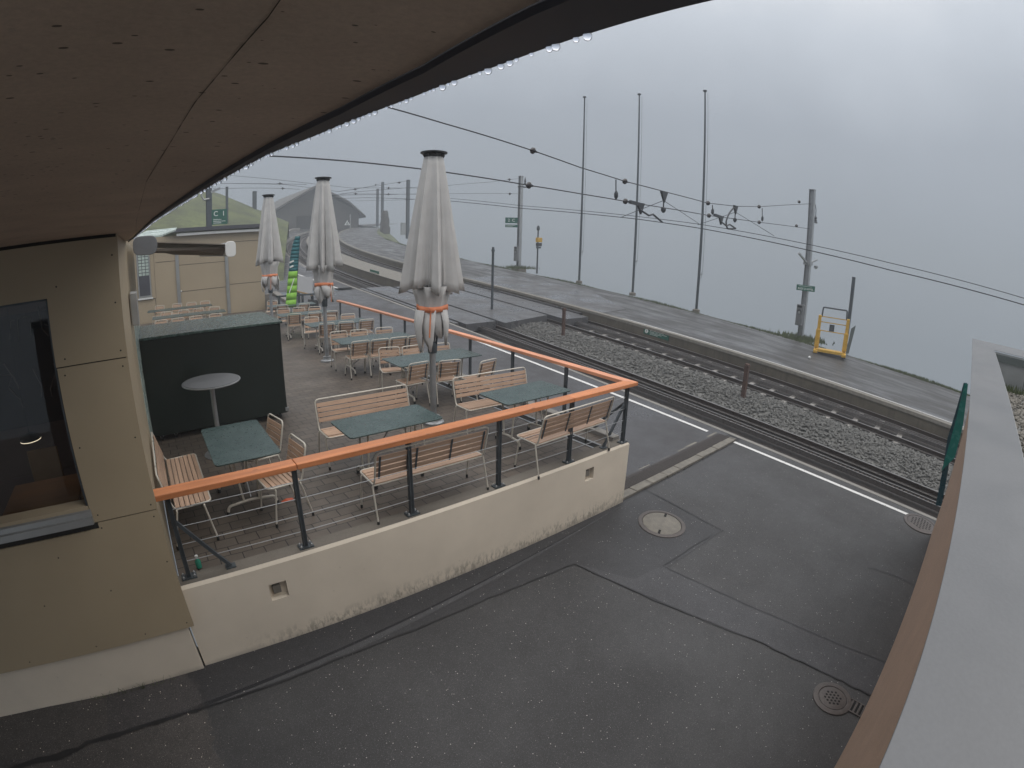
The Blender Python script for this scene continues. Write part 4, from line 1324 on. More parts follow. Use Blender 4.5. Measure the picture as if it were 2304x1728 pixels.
# canopy slab with its soffit right above the lens
ev = [(0.325, -1.2), (0.33, 0.42), (0.318, 0.60), (0.285, 0.86), (0.246, 1.07), (0.168, 1.82), (0.05, 3.0), (-0.035, 4.12), (-0.12, 5.3), (-0.2, 6.2)]
inn = [(0.255, -1.2), (0.272, 0.31), (0.282, 0.50), (0.270, 0.72), (0.237, 0.98), (0.158, 1.72), (0.040, 2.92), (-0.045, 4.10), (-0.13, 5.28), (-0.21, 6.18)]
b = MB(); vs = [L_((-9, y, SZ)) for (x, y) in inn] + [L_((x, y, SZ)) for (x, y) in inn]; n = len(inn)
b.add(vs, [(k, k + 1, n + k + 1, n + k) for k in range(n - 1)])
b.add([L_(p) for p in ((-9, -1.2, SZ + 0.2), (0.3, -1.2, SZ + 0.2), (0.1, 3, SZ + 0.2), (-0.2, 6.2, SZ + 0.2), (-9, 6.2, SZ + 0.2))], [(0, 1, 2, 3, 4)])
b.build('soffit', 'soffit', bb, smooth=0)
b = MB(); n = len(ev); vs = []
for (xi, yi), (xe, ye) in zip(inn, ev):
    vs += [L_((xi, yi, SZ - 0.002)), L_((xi + 0.002, yi, SZ - 0.010)), L_((xe, ye, SZ - 0.012)), L_((xe + 0.004, ye, SZ + 0.02)), L_((xe, ye, SZ + 0.205))]
b.add(vs, [(k * 5 + j, k * 5 + j + 1, (k + 1) * 5 + j + 1, (k + 1) * 5 + j) for k in range(n - 1) for j in range(4)])
b.build('eave_trim', 'roofgrey', bb, smooth=40)
b = MB(); sm_ = [(0.098, 0.10), (0.094, 0.44), (0.078, 0.60), (0.063, 0.73), (0.045, 0.99), (0.003, 1.5), (-0.05, 3.0), (-0.075, 4.1)]
for k in range(len(sm_) - 1):
    p, q = sm_[k], sm_[k + 1]; m = 10
    for i in range(m):
        a = Vector((p[0], p[1], 0)).lerp(Vector((q[0], q[1], 0)), i / m); c = Vector((p[0], p[1], 0)).lerp(Vector((q[0], q[1], 0)), (i + 1) / m)
        w = random.uniform(0.0002, 0.0009)
        b.add([L_((a.x - w, a.y, SZ - 0.0015)), L_((a.x + w, a.y, SZ - 0.0015)), L_((c.x + w, c.y, SZ - 0.0015)), L_((c.x - w, c.y, SZ - 0.0015))], [(0, 1, 2, 3)])
b.build('formwork_joint', 'gap', bb, smooth=0)
# raindrops hanging along the eave
b = MB(); rs = random.Random(5)
for k in range(len(ev) - 2):
    p, q = Vector((ev[k][0], ev[k][1], 0)), Vector((ev[k + 1][0], ev[k + 1][1], 0)); ln = (q - p).length
    s = 0.0
    if k == 0: s = ln - 0.12
    while s < ln:
        c = p.lerp(q, s / ln); rr = rs.choice((0.0018, 0.0022, 0.003, 0.0036, 0.0042)) * (1 if c.y < 1.2 else 1.25)
        b.lathe([(rr * 0.7, 0.003), (rr, 0.0), (rr * 1.02, -rr * 0.5), (rr * 0.75, -rr * 1.15), (rr * 0.25, -rr * 1.45)], L_((c.x - 0.001, c.y, SZ - 0.013)), 10)
        s += rs.uniform(0.008, 0.03) * (1 if c.y < 1.2 else 1.5)
o = b.build('water_drops', 'water', bb, smooth=70); o['kind'] = 'stuff'

# furniture inside
it = thing('restaurant_table', (-1.46, 5.43, 0), 'wooden table inside the bistro window', 'table')
b = MB(); b.box(-0.42, 0.42, -0.37, 0.37, 0.68, 0.715); b.build('tabletop', 'floorwood', it, bevel=0.005)
b = MB(); b.box(-0.05, 0.05, -0.05, 0.05, 0.0, 0.68); b.box(-0.3, 0.3, -0.25, 0.25, -0.04, 0.0); b.build('leg', 'black', it, smooth=0)
for (x, lab) in ((-1.62, 'pale wooden chair back left behind the table inside the window'), (-1.02, 'pale wooden chair back right behind the table inside the window')):
    t = thing('wooden_chair', (x, 6.25, 0), lab, 'chair', 'wooden chairs inside the bistro')
    b = MB(); b.box(-0.2, 0.2, 0.18, 0.205, 0.45, 0.86); b.build('backrest', 'boxwood', t, bevel=0.01)
    b = MB(); b.box(-0.2, 0.2, -0.2, 0.2, 0.43, 0.455); b.build('seat', 'boxwood', t, bevel=0.008)
    for sx in (-0.17, 0.17):
        for sy in (-0.17, 0.17):
            b = MB(); b.box(sx - 0.017, sx + 0.017, sy - 0.017, sy + 0.017, -0.05, 0.43); b.build('leg', 'boxwood', t, smooth=0)
pl = thing('pendant_lamp', (-1.5, 5.6, 1.25), 'black pendant lamp with a lit rim hanging inside the window', 'lamp')
b = MB(); b.lathe([(0.02, 0.06), (0.06, 0.045), (0.115, 0.015), (0.118, -0.012)], n=32); b.build('shade', 'black', pl, smooth=40)
b = MB(); b.lathe([(0.100, -0.013), (0.118, -0.013), (0.118, -0.019), (0.100, -0.019)], n=32); b.build('light_ring', 'lamp_rim', pl, smooth=40)
b = MB(); b.tube([(0, 0, 0.05), (0, 0, 1.65)], 0.004, 6); b.build('cord', 'black', pl)
wp = thing('wall_picture', (-1.9, 8.17, 1.45), 'dark chalkboard-like picture on the wall inside the bistro', 'picture')
b = MB(); b.box(-1.0, 1.35, -0.02, 0.0, -0.75, 0.85); b.build('board', 'interior_dark', wp, smooth=0)
b = MB(); rs = random.Random(4)
for k in range(14):
    x, z = rs.uniform(-0.7, 1.1), rs.uniform(-0.6, 0.6)
    b.tube([(x, -0.024, z), (x + rs.uniform(-0.1, 0.1), -0.024, z + rs.uniform(0.1, 0.3)), (x + rs.uniform(-0.2, 0.2), -0.024, z + rs.uniform(0.2, 0.5))], rs.uniform(0.006, 0.02), 6)
b.build('chalk_marks', 'ghost', wp)

# awning folded along the side wall
aw = thing('awning', (-0.1, 6.4, 2.95), 'partly extended grey brown awning with rounded pale end caps on the side wall', 'awning')


def capsule(c, w, h, y0, y1):
    p = fillet([(c[0] - w / 2, 0, c[1] - h / 2), (c[0] + w / 2, 0, c[1] - h / 2), (c[0] + w / 2, 0, c[1] + h / 2), (c[0] - w / 2, 0, c[1] + h / 2)], min(w, h) * 0.42, 5, True)
    return [(q.x, y0, q.z) for q in p]


b = MB(); b.prism(capsule((0.085, 0.045), 0.29, 0.22, 0, 0), (0, -0.05, 0)); b.build('end_cap', 'coping', aw, smooth=0, bevel=0.008)
b = MB(); b.prism(capsule((0.085, 0.045), 0.25, 0.18, 0.052, 0), (0, -3.6, 0)); b.build('cassette', 'alu', aw, smooth=40)
b = MB(); b.prism(capsule((1.13, -0.075), 0.13, 0.19, 0.1, 0), (0, -0.05, 0)); b.build('end_cap', 'white', aw, smooth=0, bevel=0.006)
b = MB(); b.prism(capsule((1.13, -0.075), 0.11, 0.17, 0.152, 0), (0, -3.5, 0)); b.build('front_bar', 'alu', aw, smooth=40)
b = MB(); b.prism([(0.2, 0.12, 0.08), (1.09, 0.16, -0.01), (1.09, 3.55, -0.01), (0.2, 3.5, 0.08)], (0, 0, 0.012)); b.build('fabric', 'ceiling_awning', aw, smooth=0)
b = MB(); b.prism([(0.21, 0.2, -0.0), (0.45, 0.6, -0.06), (1.06, 0.3, -0.12), (1.08, 0.24, -0.04)], (0, 0, 0.03)); b.bar((0.2, 0.4, -0.02), (0.75, 1.3, -0.07), 0.05, 0.05); b.bar((0.75, 1.3, -0.07), (1.07, 0.4, -0.09), 0.045, 0.045)
b.build('folding_arm', 'ceiling_awning', aw, smooth=0)

# ================================================================== BACK BUILDING
kb = thing('annex_building', (2.0, 24.6, 0), 'beige clad annex with flat dark roof closing the terrace at the back', 'building')
ko = Vector(kb.location)


def K(px, py, Y=24.6): return ony(px, py, Y) - ko


b = MB(); b.box(-8, 3.45, 0.0, 0.25, -0.3, 3.72); b.box(3.2, 3.45, 0.25, 6, -0.3, 3.72); b.build('wall', 'clad_far', kb, smooth=0)
b = MB()
for (p, q) in (((517, 640), (598, 630)), ((404, 657), (512, 641)), ((350, 591), (394, 587)), ((402, 597), (506, 588)), ((512, 545), (583, 537))):
    a, c = K(*p), K(*q); b.bar((a.x, -0.002, a.z), (c.x, -0.002, a.z + (c.z - a.z) * 0.2), 0.006, 0.02)
for (p, q) in (((512, 545), (521, 700)), ((396, 580), (407, 690)), ((345, 560), (352, 672))):
    a, c = K(*p), K(*q); b.bar((a.x, -0.002, a.z), (a.x, -0.002, c.z), 0.012, 0.01)
a, c = K(305, 676), K(350, 672); b.bar((-3, -0.002, a.z - 0.02), (c.x, -0.002, a.z - 0.02), 0.012, 0.03); b.bar((c.x, -0.002, a.z - 0.02), (c.x, -0.002, 0), 0.012, 0.02)
b.build('panel_joints', 'gap', kb, smooth=0)
for (px, nm) in ((400, 'pilaster'), (511, 'pilaster')):
    a = K(px, 620); b = MB(); b.box(a.x - 0.075, a.x + 0.075, -0.06, -0.003, 0, 3.2); b.build(nm, 'alu', kb, smooth=0, bevel=0.006)
a = K(408, 655); b = MB(); b.lathe([(0.03, 0), (0.035, 0.03), (0.015, 0.05)], (a.x, -0.004, a.z), 10, 0, (0, -1, 0)); b.build('door_knob', 'white', kb)
a, c = K(309, 570), K(339, 664)
b = MB(); b.box(a.x - 0.06, c.x + 0.06, -0.05, -0.003, c.z - 0.1, 3.15); w_ = b.build('window', 'alu', kb, smooth=0)
b = MB(); b.box(a.x, c.x, -0.056, -0.051, c.z, 3.1); b.build('pane', 'roofgrey', w_, smooth=0)
b = MB()
for i in range(3):
    for j in range(7):
        x = a.x + 0.02 + i * (c.x - a.x) / 3; z = 2.1 + j * 0.14
        b.box(x, x + (c.x - a.x) / 3 - 0.03, -0.062, -0.057, z, z + 0.11)
b.build('blind', 'glassroof', w_, smooth=0)
b = MB(); b.box(a.x - 0.1, c.x + 0.1, -0.1, -0.003, c.z - 0.16, c.z - 0.1); b.build('sill', 'white', w_, smooth=0)
b = MB(); b.box(-1.1, 3.62, -0.35, 6.2, 3.86, 4.02); b.build('roof', 'roofgrey', kb, smooth=0)
b = MB(); b.box(-0.62, 3.5, -0.25, -0.12, 3.68, 3.8); b.build('gutter', 'white', kb, smooth=0, bevel=0.02)
t = thing('glass_canopy', (-0.1, 19.0, 3.85), 'pale green glass canopy sheet sticking out beyond the bistro side wall', 'canopy')
b = MB(); p = [ony(300, 534, 17), ony(330, 519, 19.5), ony(398, 512, 21), ony(394, 517, 19.5), ony(362, 529, 17)]
b.prism([q - Vector(t.location) for q in reversed(p)], (0, 0, 0.05)); b.build('sheet', 'glassroof', t, smooth=0)

# ================================================================== RIGHT-HAND BUILDING
rb = thing('flat_roof_building', (5, -0.6, -1.4), 'flat gravel-roofed building with zinc coping along the right edge', 'building')
ro = Vector(rb.location)
CZ = 2.1


def R_(x, y, z): return Vector((x, y, z)) - ro


b = MB(); b.prism([R_(-2, -0.28, -1.8), R_(9.6, -0.28, -1.8), R_(9.6, -0.28, CZ - 0.05), R_(-2, -0.28, CZ - 0.05)], (0, 0.12, 0)); b.build('wall', 'render', rb, smooth=0)
b = MB()
b.prism([R_(-2, -0.13, CZ), R_(-2, -0.445, CZ + 0.006), R_(8.45, -0.45, CZ + 0.006), R_(9.76, -0.1, CZ), ], (0, 0, 0.006))
b.prism([R_(8.46, -0.455, CZ + 0.004), R_(8.3, -3.5, CZ + 0.004), R_(9.35, -3.5, CZ - 0.002), R_(9.77, -0.1, CZ - 0.002)], (0, 0, 0.006))
b.build('coping', 'coping', rb, smooth=0, bevel=0.002)
b = MB()
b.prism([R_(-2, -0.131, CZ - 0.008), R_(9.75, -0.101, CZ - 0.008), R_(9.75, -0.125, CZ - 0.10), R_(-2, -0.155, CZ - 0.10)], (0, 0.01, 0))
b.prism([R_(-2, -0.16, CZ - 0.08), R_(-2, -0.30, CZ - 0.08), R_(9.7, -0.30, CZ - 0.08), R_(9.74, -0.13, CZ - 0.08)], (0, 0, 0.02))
b.build('coping_drip', 'coping_edge', rb, smooth=0)  # drip face coloured darker than the coping to stand for its shade
b = MB()
b.prism([R_(-2, -0.44, CZ - 0.02), R_(8.46, -0.45, CZ - 0.02), R_(8.46, -0.45, 1.5), R_(-2, -0.44, 1.5)], (0, 0.02, 0))
b.prism([R_(8.46, -0.46, CZ - 0.02), R_(8.3, -3.5, CZ - 0.02), R_(8.3, -3.5, 1.4), R_(8.46, -0.46, 1.4)], (-0.05, 0, 0))
b.build('parapet_lining', 'alu', rb, smooth=0)
b = MB()
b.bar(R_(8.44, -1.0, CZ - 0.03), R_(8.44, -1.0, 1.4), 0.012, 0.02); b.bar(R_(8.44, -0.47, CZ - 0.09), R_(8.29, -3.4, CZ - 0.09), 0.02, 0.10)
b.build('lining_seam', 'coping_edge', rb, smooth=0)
b = MB(); b.add([R_(-2, -0.45, 1.62), R_(8.4, -0.45, 1.62), R_(8.4, -4, 1.62), R_(-2, -4, 1.62)], [(0, 1, 2, 3)]); b.build('gravel_bed', 'ballast', rb, smooth=0)
b = MB(); rs = random.Random(9)
for k in range(2200):
    x = rs.uniform(3.0, 8.0); y = rs.uniform(-1.6, -0.47)
    stone_at(x - ro.x, y - ro.y, 1.63 - ro.z, rs.uniform(0.018, 0.036))
o = b.build('roof_gravel', M['stone'], rb, smooth=0); o['kind'] = 'stuff'
b = MB()
for k in range(500):
    x, y = rs.uniform(7.95, 8.4), rs.uniform(-1.8, -0.47); h = rs.uniform(0.04, 0.11)
    p = R_(x, y, 1.62); q = p + Vector((rs.uniform(-0.04, 0.04), rs.uniform(-0.04, 0.04), h)); w = Vector((rs.uniform(-0.012, 0.012), rs.uniform(-0.012, 0.012), 0))
    b.add([p - w, p + w, q], [(0, 1, 2)])
o = b.build('roof_moss', 'grass', rb, smooth=0); o['kind'] = 'stuff'
# teal panels fixed at the end of the wall
tp = thing('teal_panel', (9.7, -0.2, -0.9), 'tall teal glass panels standing at the end of the brown wall by the track', 'panel')
for (x0, x1, y0, zb_, zt_) in ((9.62, 9.66, -0.195, -0.02, 1.30), (9.78, 9.82, -0.13, 0.55, 2.18)):
    pass
b = MB()
q = [onx(2105, 1137, 9.7), onx(2132, 985, 9.7), onx(2168, 862, 9.7), onx(2176, 862, 9.7), onx(2142, 1000, 9.7), onx(2118, 1139, 9.7)]
o_ = Vector(tp.location)
b.prism([p - o_ for p in q], (-0.05, 0, 0)); b.build('rear_sheet', 'tealedge', tp, smooth=0)
q = [onx(2118, 1060, 9.66), onx(2140, 985, 9.66), onx(2170, 864, 9.66), onx(2178, 864, 9.66), onx(2166, 960, 9.66), onx(2148, 1030, 9.66)]
b = MB(); b.prism([p - o_ for p in q], (-0.03, 0, 0)); b.build('front_sheet', 'teal', tp, smooth=0)

# ================================================================== MASTS, POLES, SIGNS
def mast(x, y, z0, z1, label, w=0.26, block=True, mat='galv'):
    t = thing('catenary_mast', (x, y, z0), label, 'mast', 'catenary masts')
    h = z1 - z0; b = MB(); a = w / 2
    b.box(-a, a, -a, -a + 0.022, 0, h); b.box(-a, a, a - 0.022, a, 0, h); b.box(-0.011, 0.011, -a + 0.022, a - 0.022, 0, h)
    b.build('beam', mat, t, smooth=0)
    b = MB(); b.box(-a - 0.02, a + 0.02, -a - 0.02, a + 0.02, h, h + 0.02); b.build('cap', mat, t, smooth=0)
    if block:
        b = MB(); b.box(-0.42, 0.42, -0.42, 0.42, -0.5, -0.06); b.build('footing', 'kerb', t, bevel=0.03)
        b = MB(); b.box(-a - 0.1, a + 0.1, -a - 0.1, a + 0.1, -0.06, -0.02)
        for sx in (-1, 1):
            for sy in (-1, 1): b.lathe([(0.025, -0.02), (0.025, 0.12), (0.03, 0.13), (0.03, 0.17)], (sx * (a + 0.05), sy * (a + 0.05), 0), 8)
        b.build('base_plate', 'iron', t, smooth=0)
    return t


mD = mast(24.66, 7.88, -0.62, 6.5, 'nearest catenary mast beside the yellow platform lift')
mF = mast(25.4, 29.63, 1.16, 8.1, 'catenary mast carrying the number two sign, left of the flagpoles')
b = MB()
b.box(0.1, 0.9, -0.05, 0.05, 5.62, 5.7); b.lathe([(0.05, 5.7), (0.09, 5.76), (0.05, 5.82), (0.09, 5.88), (0.05, 5.94)], (0.7, 0, 0), 10)
b.tube([(0.7, 0, 5.95), (0.72, 0, 6.25), (0.55, 0, 6.5), (0.2, 0, 6.55)], 0.02, 6); b.build('feeder_arm', 'darkmetal', mD, smooth=40)
b = MB(); b.bar((-0.95, 0.2, 4.05), (-0.2, 0, 3.65), 0.09, 0.07); b.bar((0.2, 0, 3.65), (0.75, -0.2, 3.85), 0.09, 0.07); b.box(-0.2, 0.2, -0.18, 0.18, 3.55, 3.72)
b.lathe([(0.03, 0), (0.1, -0.02), (0.1, -0.12), (0.04, -0.16)], (0.55, -0.25, 3.58), 10); b.build('lamp_bracket', 'galv', mD, smooth=0)
b = MB(); b.box(0.1, 0.55, -0.05, 0.05, 6.35, 6.4); b.lathe([(0.04, 6.4), (0.09, 6.46), (0.05, 6.52), (0.08, 6.58), (0.02, 6.9)], (0.42, 0, 0), 10); b.box(-0.16, 0.45, -0.16, 0.16, 6.1, 6.18); b.build('feeder_arm', 'darkmetal', mF, smooth=40)


def sign_on(parent, px, py, Y, name, w, h, n, mat='signgreen'):
    p = ony(px, py, Y) if isinstance(Y, (int, float)) else Y
    s = bpy.data.objects.new(name, None)
    b = MB(); b.box(-w / 2, w / 2, -h / 2, h / 2, -0.02, 0.0)
    o = b.build(name, mat, parent, smooth=0, bevel=0.004)
    F_ = face_frame(p, n); o.matrix_local = Matrix.Translation(-Vector(parent.location)) @ F_
    return o


def toward(p): q = EYE - Vector(p); return (q.x, q.y, 0)


def dashes(parent, rows):
    """Lines of small print too fine to read: thin white strips."""
    b = MB(); rs = random.Random(2)
    for (x0, x1, y, hh) in rows:
        x = x0
        while x < x1:
            l = min(rs.uniform(0.03, 0.09) * (x1 - x0), x1 - x); b.box(x, x + l * 0.8, y - hh / 2, y + hh / 2, 0.001, 0.004); x += l + 0.012 * (x1 - x0)
    return b.build('small_print', 'signwhite', parent, smooth=0)


# station name board on the nearest mast
pD = Vector((24.66, 7.88, 0)); dD = Vector(toward(pD)).normalized()
c = ony(1809, 649, 7.7); c = Vector((24.66, 7.88, c.z)) + dD * 0.25
nD = Matrix.Rotation(0.22, 3, 'Z') @ dD
sg = sign_on(mD, 0, 0, c, 'name_board', 0.92, 0.27, nD)
text('RIGI STAFFEL', 0.135, 'signwhite', sg, Matrix.Translation((0, -0.045, 0.001)))
sg2 = dashes(sg, [(-0.36, 0.30, 0.085, 0.02)])


def validator(mst, z, dz, n):
    b = MB(); b.box(-0.18, 0.18, -dz / 2, dz / 2, -0.2, 0.0)
    o = b.build('ticket_validator', 'coping', mst, smooth=0, bevel=0.015)
    d = Vector(n).normalized()
    F_ = face_frame(Vector((mst.location.x, mst.location.y, z)) + d * 0.36, n); o.matrix_local = Matrix.Translation(-Vector(mst.location)) @ F_
    b = MB(); b.lathe([(0.11, 0.0), (0.11, 0.012), (0.08, 0.016)], (0, dz * 0.16, 0), 20); b.box(-0.12, 0.12, dz * 0.36, dz * 0.45, 0.0, 0.01)
    b.build('display', 'black', o, smooth=0)
    b = MB(); b.lathe([(0.07, 0.014), (0.07, 0.02)], (0, dz * 0.13, 0), 12); b.build('slot', 'alu', o, smooth=0)


zc = ony(1801, 712, 7.7).z
validator(mD, zc, 1.0, Matrix.Rotation(-0.55, 3, 'Z') @ dD)
dF = Vector(toward(mF.location)).normalized()
validator(mF, ony(1158, 571, 29.5).z, 1.1, Matrix.Rotation(-0.9, 3, 'Z') @ dF)
cF = ony(1153, 496, 29.4)
sgF = sign_on(mF, 0, 0, Vector((cF.x - 0.1, cF.y, cF.z)), 'track_sign', 0.92, 0.42, Matrix.Rotation(-0.15, 3, 'Z') @ dF)
text('2  C', 0.3, 'signwhite', sgF, Matrix.Translation((0, 0, 0.001)))
cF2 = ony(1153, 508.5, 29.4)
sgF2 = sign_on(mF, 0, 0, Vector((cF2.x - 0.1, cF2.y, cF2.z)), 'direction_sign', 0.92, 0.2, Matrix.Rotation(-0.15, 3, 'Z') @ dF)
dashes(sgF2, [(-0.38, 0.3, 0.04, 0.03), (-0.38, 0.1, -0.03, 0.03)])

# mast with the C 1 sign rising behind the annex roof
p = ony(470, 425, 29)
mC = mast(p.x, 29, 0.9, 6.35, 'dark catenary mast with C 1 sign rising behind the annex roof', 0.3, False, 'galv_dark')
b = MB(); b.tube([(-0.3, -0.2, 5.3), (-0.45, -0.2, 5.0), (-0.3, -0.2, 4.75), (0, -0.2, 4.8)], 0.05, 8); b.bar((0.1, -0.1, 5.15), (0.6, -0.1, 5.35), 0.16, 0.12); b.build('bracket', 'galv', mC, smooth=40)
dC = Vector(toward(mC.location)).normalized()
for (px, py, h_, body) in ((493.5, 480.5, 0.46, 'C  1'), (494, 497.5, 0.34, None)):
    c = ony(px, py, 28.8)
    s_ = sign_on(mC, 0, 0, c, 'track_sign' if body else 'direction_sign', 0.84, h_, dC)
    if body: text(body, 0.36, 'signwhite', s_, Matrix.Translation((0, -0.01, 0.001)))
    else: dashes(s_, [(-0.34, 0.1, 0.09, 0.04), (-0.34, 0.32, 0.0, 0.04), (-0.34, 0.1, -0.09, 0.04)])
# further masts fading in the fog
far_masts = [(511, 421, 502, 45, 'thin far mast right of the C 1 sign'), (573, 431, 492, 60, 'thin far mast just left of the farthest parasol'),
             (917, 405, 537, 67.3, 'tall dark mast standing beside the near end of the far platform curve'), (860, 410, 512, 88, 'fog-grey mast standing at the standing stone'), (849, 425, 510, 98, 'palest mast left of the standing stone')]
for (px, pt, pb, Y, lab) in far_masts:
    a, c = ony(px, pt, Y), ony(px, pb, Y)
    mm = mast(c.x, Y, c.z, a.z, lab, 0.42 if Y > 50 else 0.2, False, 'galv_dark')
    if px == 917:
        b = MB(); c2 = ony(906, 515, Y); b.box(c2.x - c.x - 0.35, c2.x - c.x + 0.35, -0.3, 0.0, c2.z - c.z - 0.9, c2.z - c.z + 0.9); b.build('cabinet', 'alu', mm, smooth=0)

for (x, y, zt_, nm) in ((24.59, 22.64, 12.84, 'leftmost of the three bare flagpoles'), (24.69, 18.36, 12.34, 'middle one of the three bare flagpoles'), (24.3, 13.72, 11.81, 'rightmost of the three bare flagpoles, next to the mast')):
    z0 = zg(y, 0.18); t = thing('flagpole', (x, y, z0), nm, 'flagpole', 'bare flagpoles on the far platform')
    h = zt_ - z0; b = MB(); b.lathe([(0.075, 0), (0.075, 3), (0.055, h * 0.7), (0.042, h - 0.1)], n=10); b.build('pole', 'galv_dark', t, smooth=50)
    b = MB(); b.lathe([(0.045, h - 0.1), (0.11, h - 0.07), (0.11, h - 0.01), (0.05, h + 0.02)], n=12); b.build('finial', 'darkmetal', t, smooth=50)
    b = MB(); b.tube([(0.13, -0.1, h - 0.15), (0.14, -0.12, 2.2), (0.1, -0.08, 1.7)], 0.012, 5); b.bar((0.06, 0, 1.9), (0.16, -0.12, 2.0), 0.03, 0.05); b.build('halyard', 'galv', t)
    b = MB(); b.lathe([(0.2, -0.1), (0.2, 0.06), (0.1, 0.09)], n=12); b.build('foot', 'kerb', t, smooth=40)

# destination post with small orange plate
y0 = 26.4; z0 = zg(y0, 0.18); t = thing('signal_post', (24.32, y0, z0), 'thin post with a small orange box and number plates by the mast', 'post')
b = MB(); b.lathe([(0.06, 0), (0.05, 3.0)], n=10); b.build('pole', 'darkmetal', t)
zt_ = ony(1207, 540, y0).z - z0
b = MB(); b.box(-0.28, 0.12, -0.32, -0.06, zt_ - 0.15, zt_ + 0.17); b.build('orange_box', 'yellow', t, bevel=0.02)
b = MB(); b.box(-0.24, 0.2, -0.2, -0.06, zt_ - 0.42, zt_ - 0.2); b.build('number_plate', 'black', t, smooth=0)
b = MB(); b.box(-0.22, 0.12, -0.2, -0.06, zt_ - 0.58, zt_ - 0.45); b.build('lower_plate', 'galv_dark', t, smooth=0)
b = MB(); b.lathe([(0.06, 3.0), (0.11, 3.05), (0.1, 3.25), (0.04, 3.35)], n=10); b.build('lantern', 'darkmetal', t)

# grey post, lift and short marker at the platform edge
t = thing('steel_post', (23.64, 5.32, zg(5.32, 0.18)), 'plain dark square post standing behind the yellow lift', 'post')
b = MB(); b.box(-0.07, 0.07, -0.07, 0.07, 0, 2.67 - zg(5.32, 0.18)); b.build('shaft', 'galv_dark', t, smooth=0)
b = MB(); b.box(-0.14, 0.14, -0.14, 0.14, -0.02, 0.02); b.build('foot', 'galv_dark', t, smooth=0)

lp = Vector((22.45, 5.72, zg(5.72, 0.205)))
dl = Vector(toward(lp)).normalized(); lift_rz = math.atan2(dl.x, -dl.y) + 0.0
lf = thing('platform_lift', lp, 'yellow wheelchair lift frame standing on the far platform', 'lift', rz=math.atan2(-dl.x, dl.y) + math.pi)
for sx in (-0.62, 0.62):
    b = MB(); b.box(sx - 0.07, sx + 0.07, -0.1, 0.1, 0.08, 1.6); b.box(sx - 0.1, sx + 0.1, -0.16, -0.1, 0.25, 1.0); b.build('side_post', 'yellow', lf, bevel=0.01)
    b = MB(); b.box(sx - 0.09, sx + 0.09, -0.65, 0.6, 0.06, 0.17); b.build('floor_beam', 'yellow', lf, bevel=0.01)
    for y in (-0.55, 0.5):
        b = MB(); b.lathe([(0.03, -0.03), (0.075, -0.025), (0.075, 0.025), (0.03, 0.03)], (sx * 1.08, y, 0.075), 12, 0, (1, 0, 0)); b.build('wheel', 'black', lf, smooth=40)
b = MB(); b.bar((-0.62, -0.5, 0.17), (0.62, -0.5, 0.17), 0.12, 0.12); b.box(-0.5, 0.5, -0.45, 0.4, 0.12, 0.15); b.build('deck', 'yellow', lf, bevel=0.008)
b = MB(); b.tube(fillet([(-0.55, 0.05, 1.55), (-0.52, 0.0, 1.95), (0.52, 0.0, 1.95), (0.55, 0.05, 1.55)], 0.05, 3), 0.035, 8); b.build('handle_bar', 'galv_dark', lf, smooth=50)
b = MB()
for z in (1.32, 1.55, 0.95): b.bar((-0.6, 0.05, z), (0.6, 0.05, z), 0.035, 0.035)
b.build('cross_rail', 'yellow', lf, smooth=0)
b = MB(); b.box(-0.16, 0.06, 0.0, 0.08, 0.98, 1.26); b.build('control_box', 'galv_dark', lf, bevel=0.01)
b = MB(); b.prism([(0.72, 0.3, 0.1), (0.86, 0.5, 0.1), (1.0, 0.55, 1.35), (0.80, 0.35, 1.2)], (0, 0.03, 0)); b.build('ramp_plate', 'coping_edge', lf, smooth=0)
t = thing('marker_post', (23.2, 5.2, zg(5.2, 0.19)), 'short white post with a black band right of the yellow lift', 'post')
b = MB(); b.box(-0.07, 0.07, -0.05, 0.05, 0, 0.42); b.box(-0.07, 0.07, -0.05, 0.05, 0.56, 0.78); b.build('shaft', 'white', t, smooth=0)
b = MB(); b.box(-0.072, 0.072, -0.052, 0.052, 0.42, 0.56); b.build('band', 'black', t, smooth=0)
t = thing('paper_ball', (20.21, 5.95, zg(5.95, 0.20)), 'small white crumpled ball lying on the far platform', 'litter')
b = MB(); b.lathe([(0.015, 0.0), (0.05, 0.03), (0.055, 0.06), (0.04, 0.095), (0.01, 0.11)], n=10); b.build('paper', 'white', t, smooth=30)

# rusty posts between the tracks
for (x, y, zt_, lab, w, mat) in ((13.76, 13.36, 0.56, 'rusty steel post between the tracks below the flagpoles', 0.05, 'rust'), (13.8, 5.89, -0.09, 'rusty steel post between the tracks, nearest the bottom right', 0.06, 'rust'),
                                 (13.62, 17.6, 2.75, 'tall thin dark post between the tracks right of the nearest parasol', 0.04, 'galv_dark')):
    z0 = zg(y, TB + 0.08) if y < 15 else zg(y, 0.0)
    t = thing('track_post', (x, y, z0), lab, 'post', 'posts between the tracks')
    h = zt_ - z0; b = MB(); b.box(-w, w, -w, w, 0, h); b.build('shaft', mat, t, smooth=0, bevel=0.006)
    b = MB(); b.box(-w - 0.015, w + 0.015, -w - 0.015, w + 0.015, h * 0.93, h * 0.96); b.box(-w * 0.3, w * 0.3, -w - 0.03, w + 0.03, h * 0.86, h * 0.885); b.build('collar', mat, t, smooth=0)

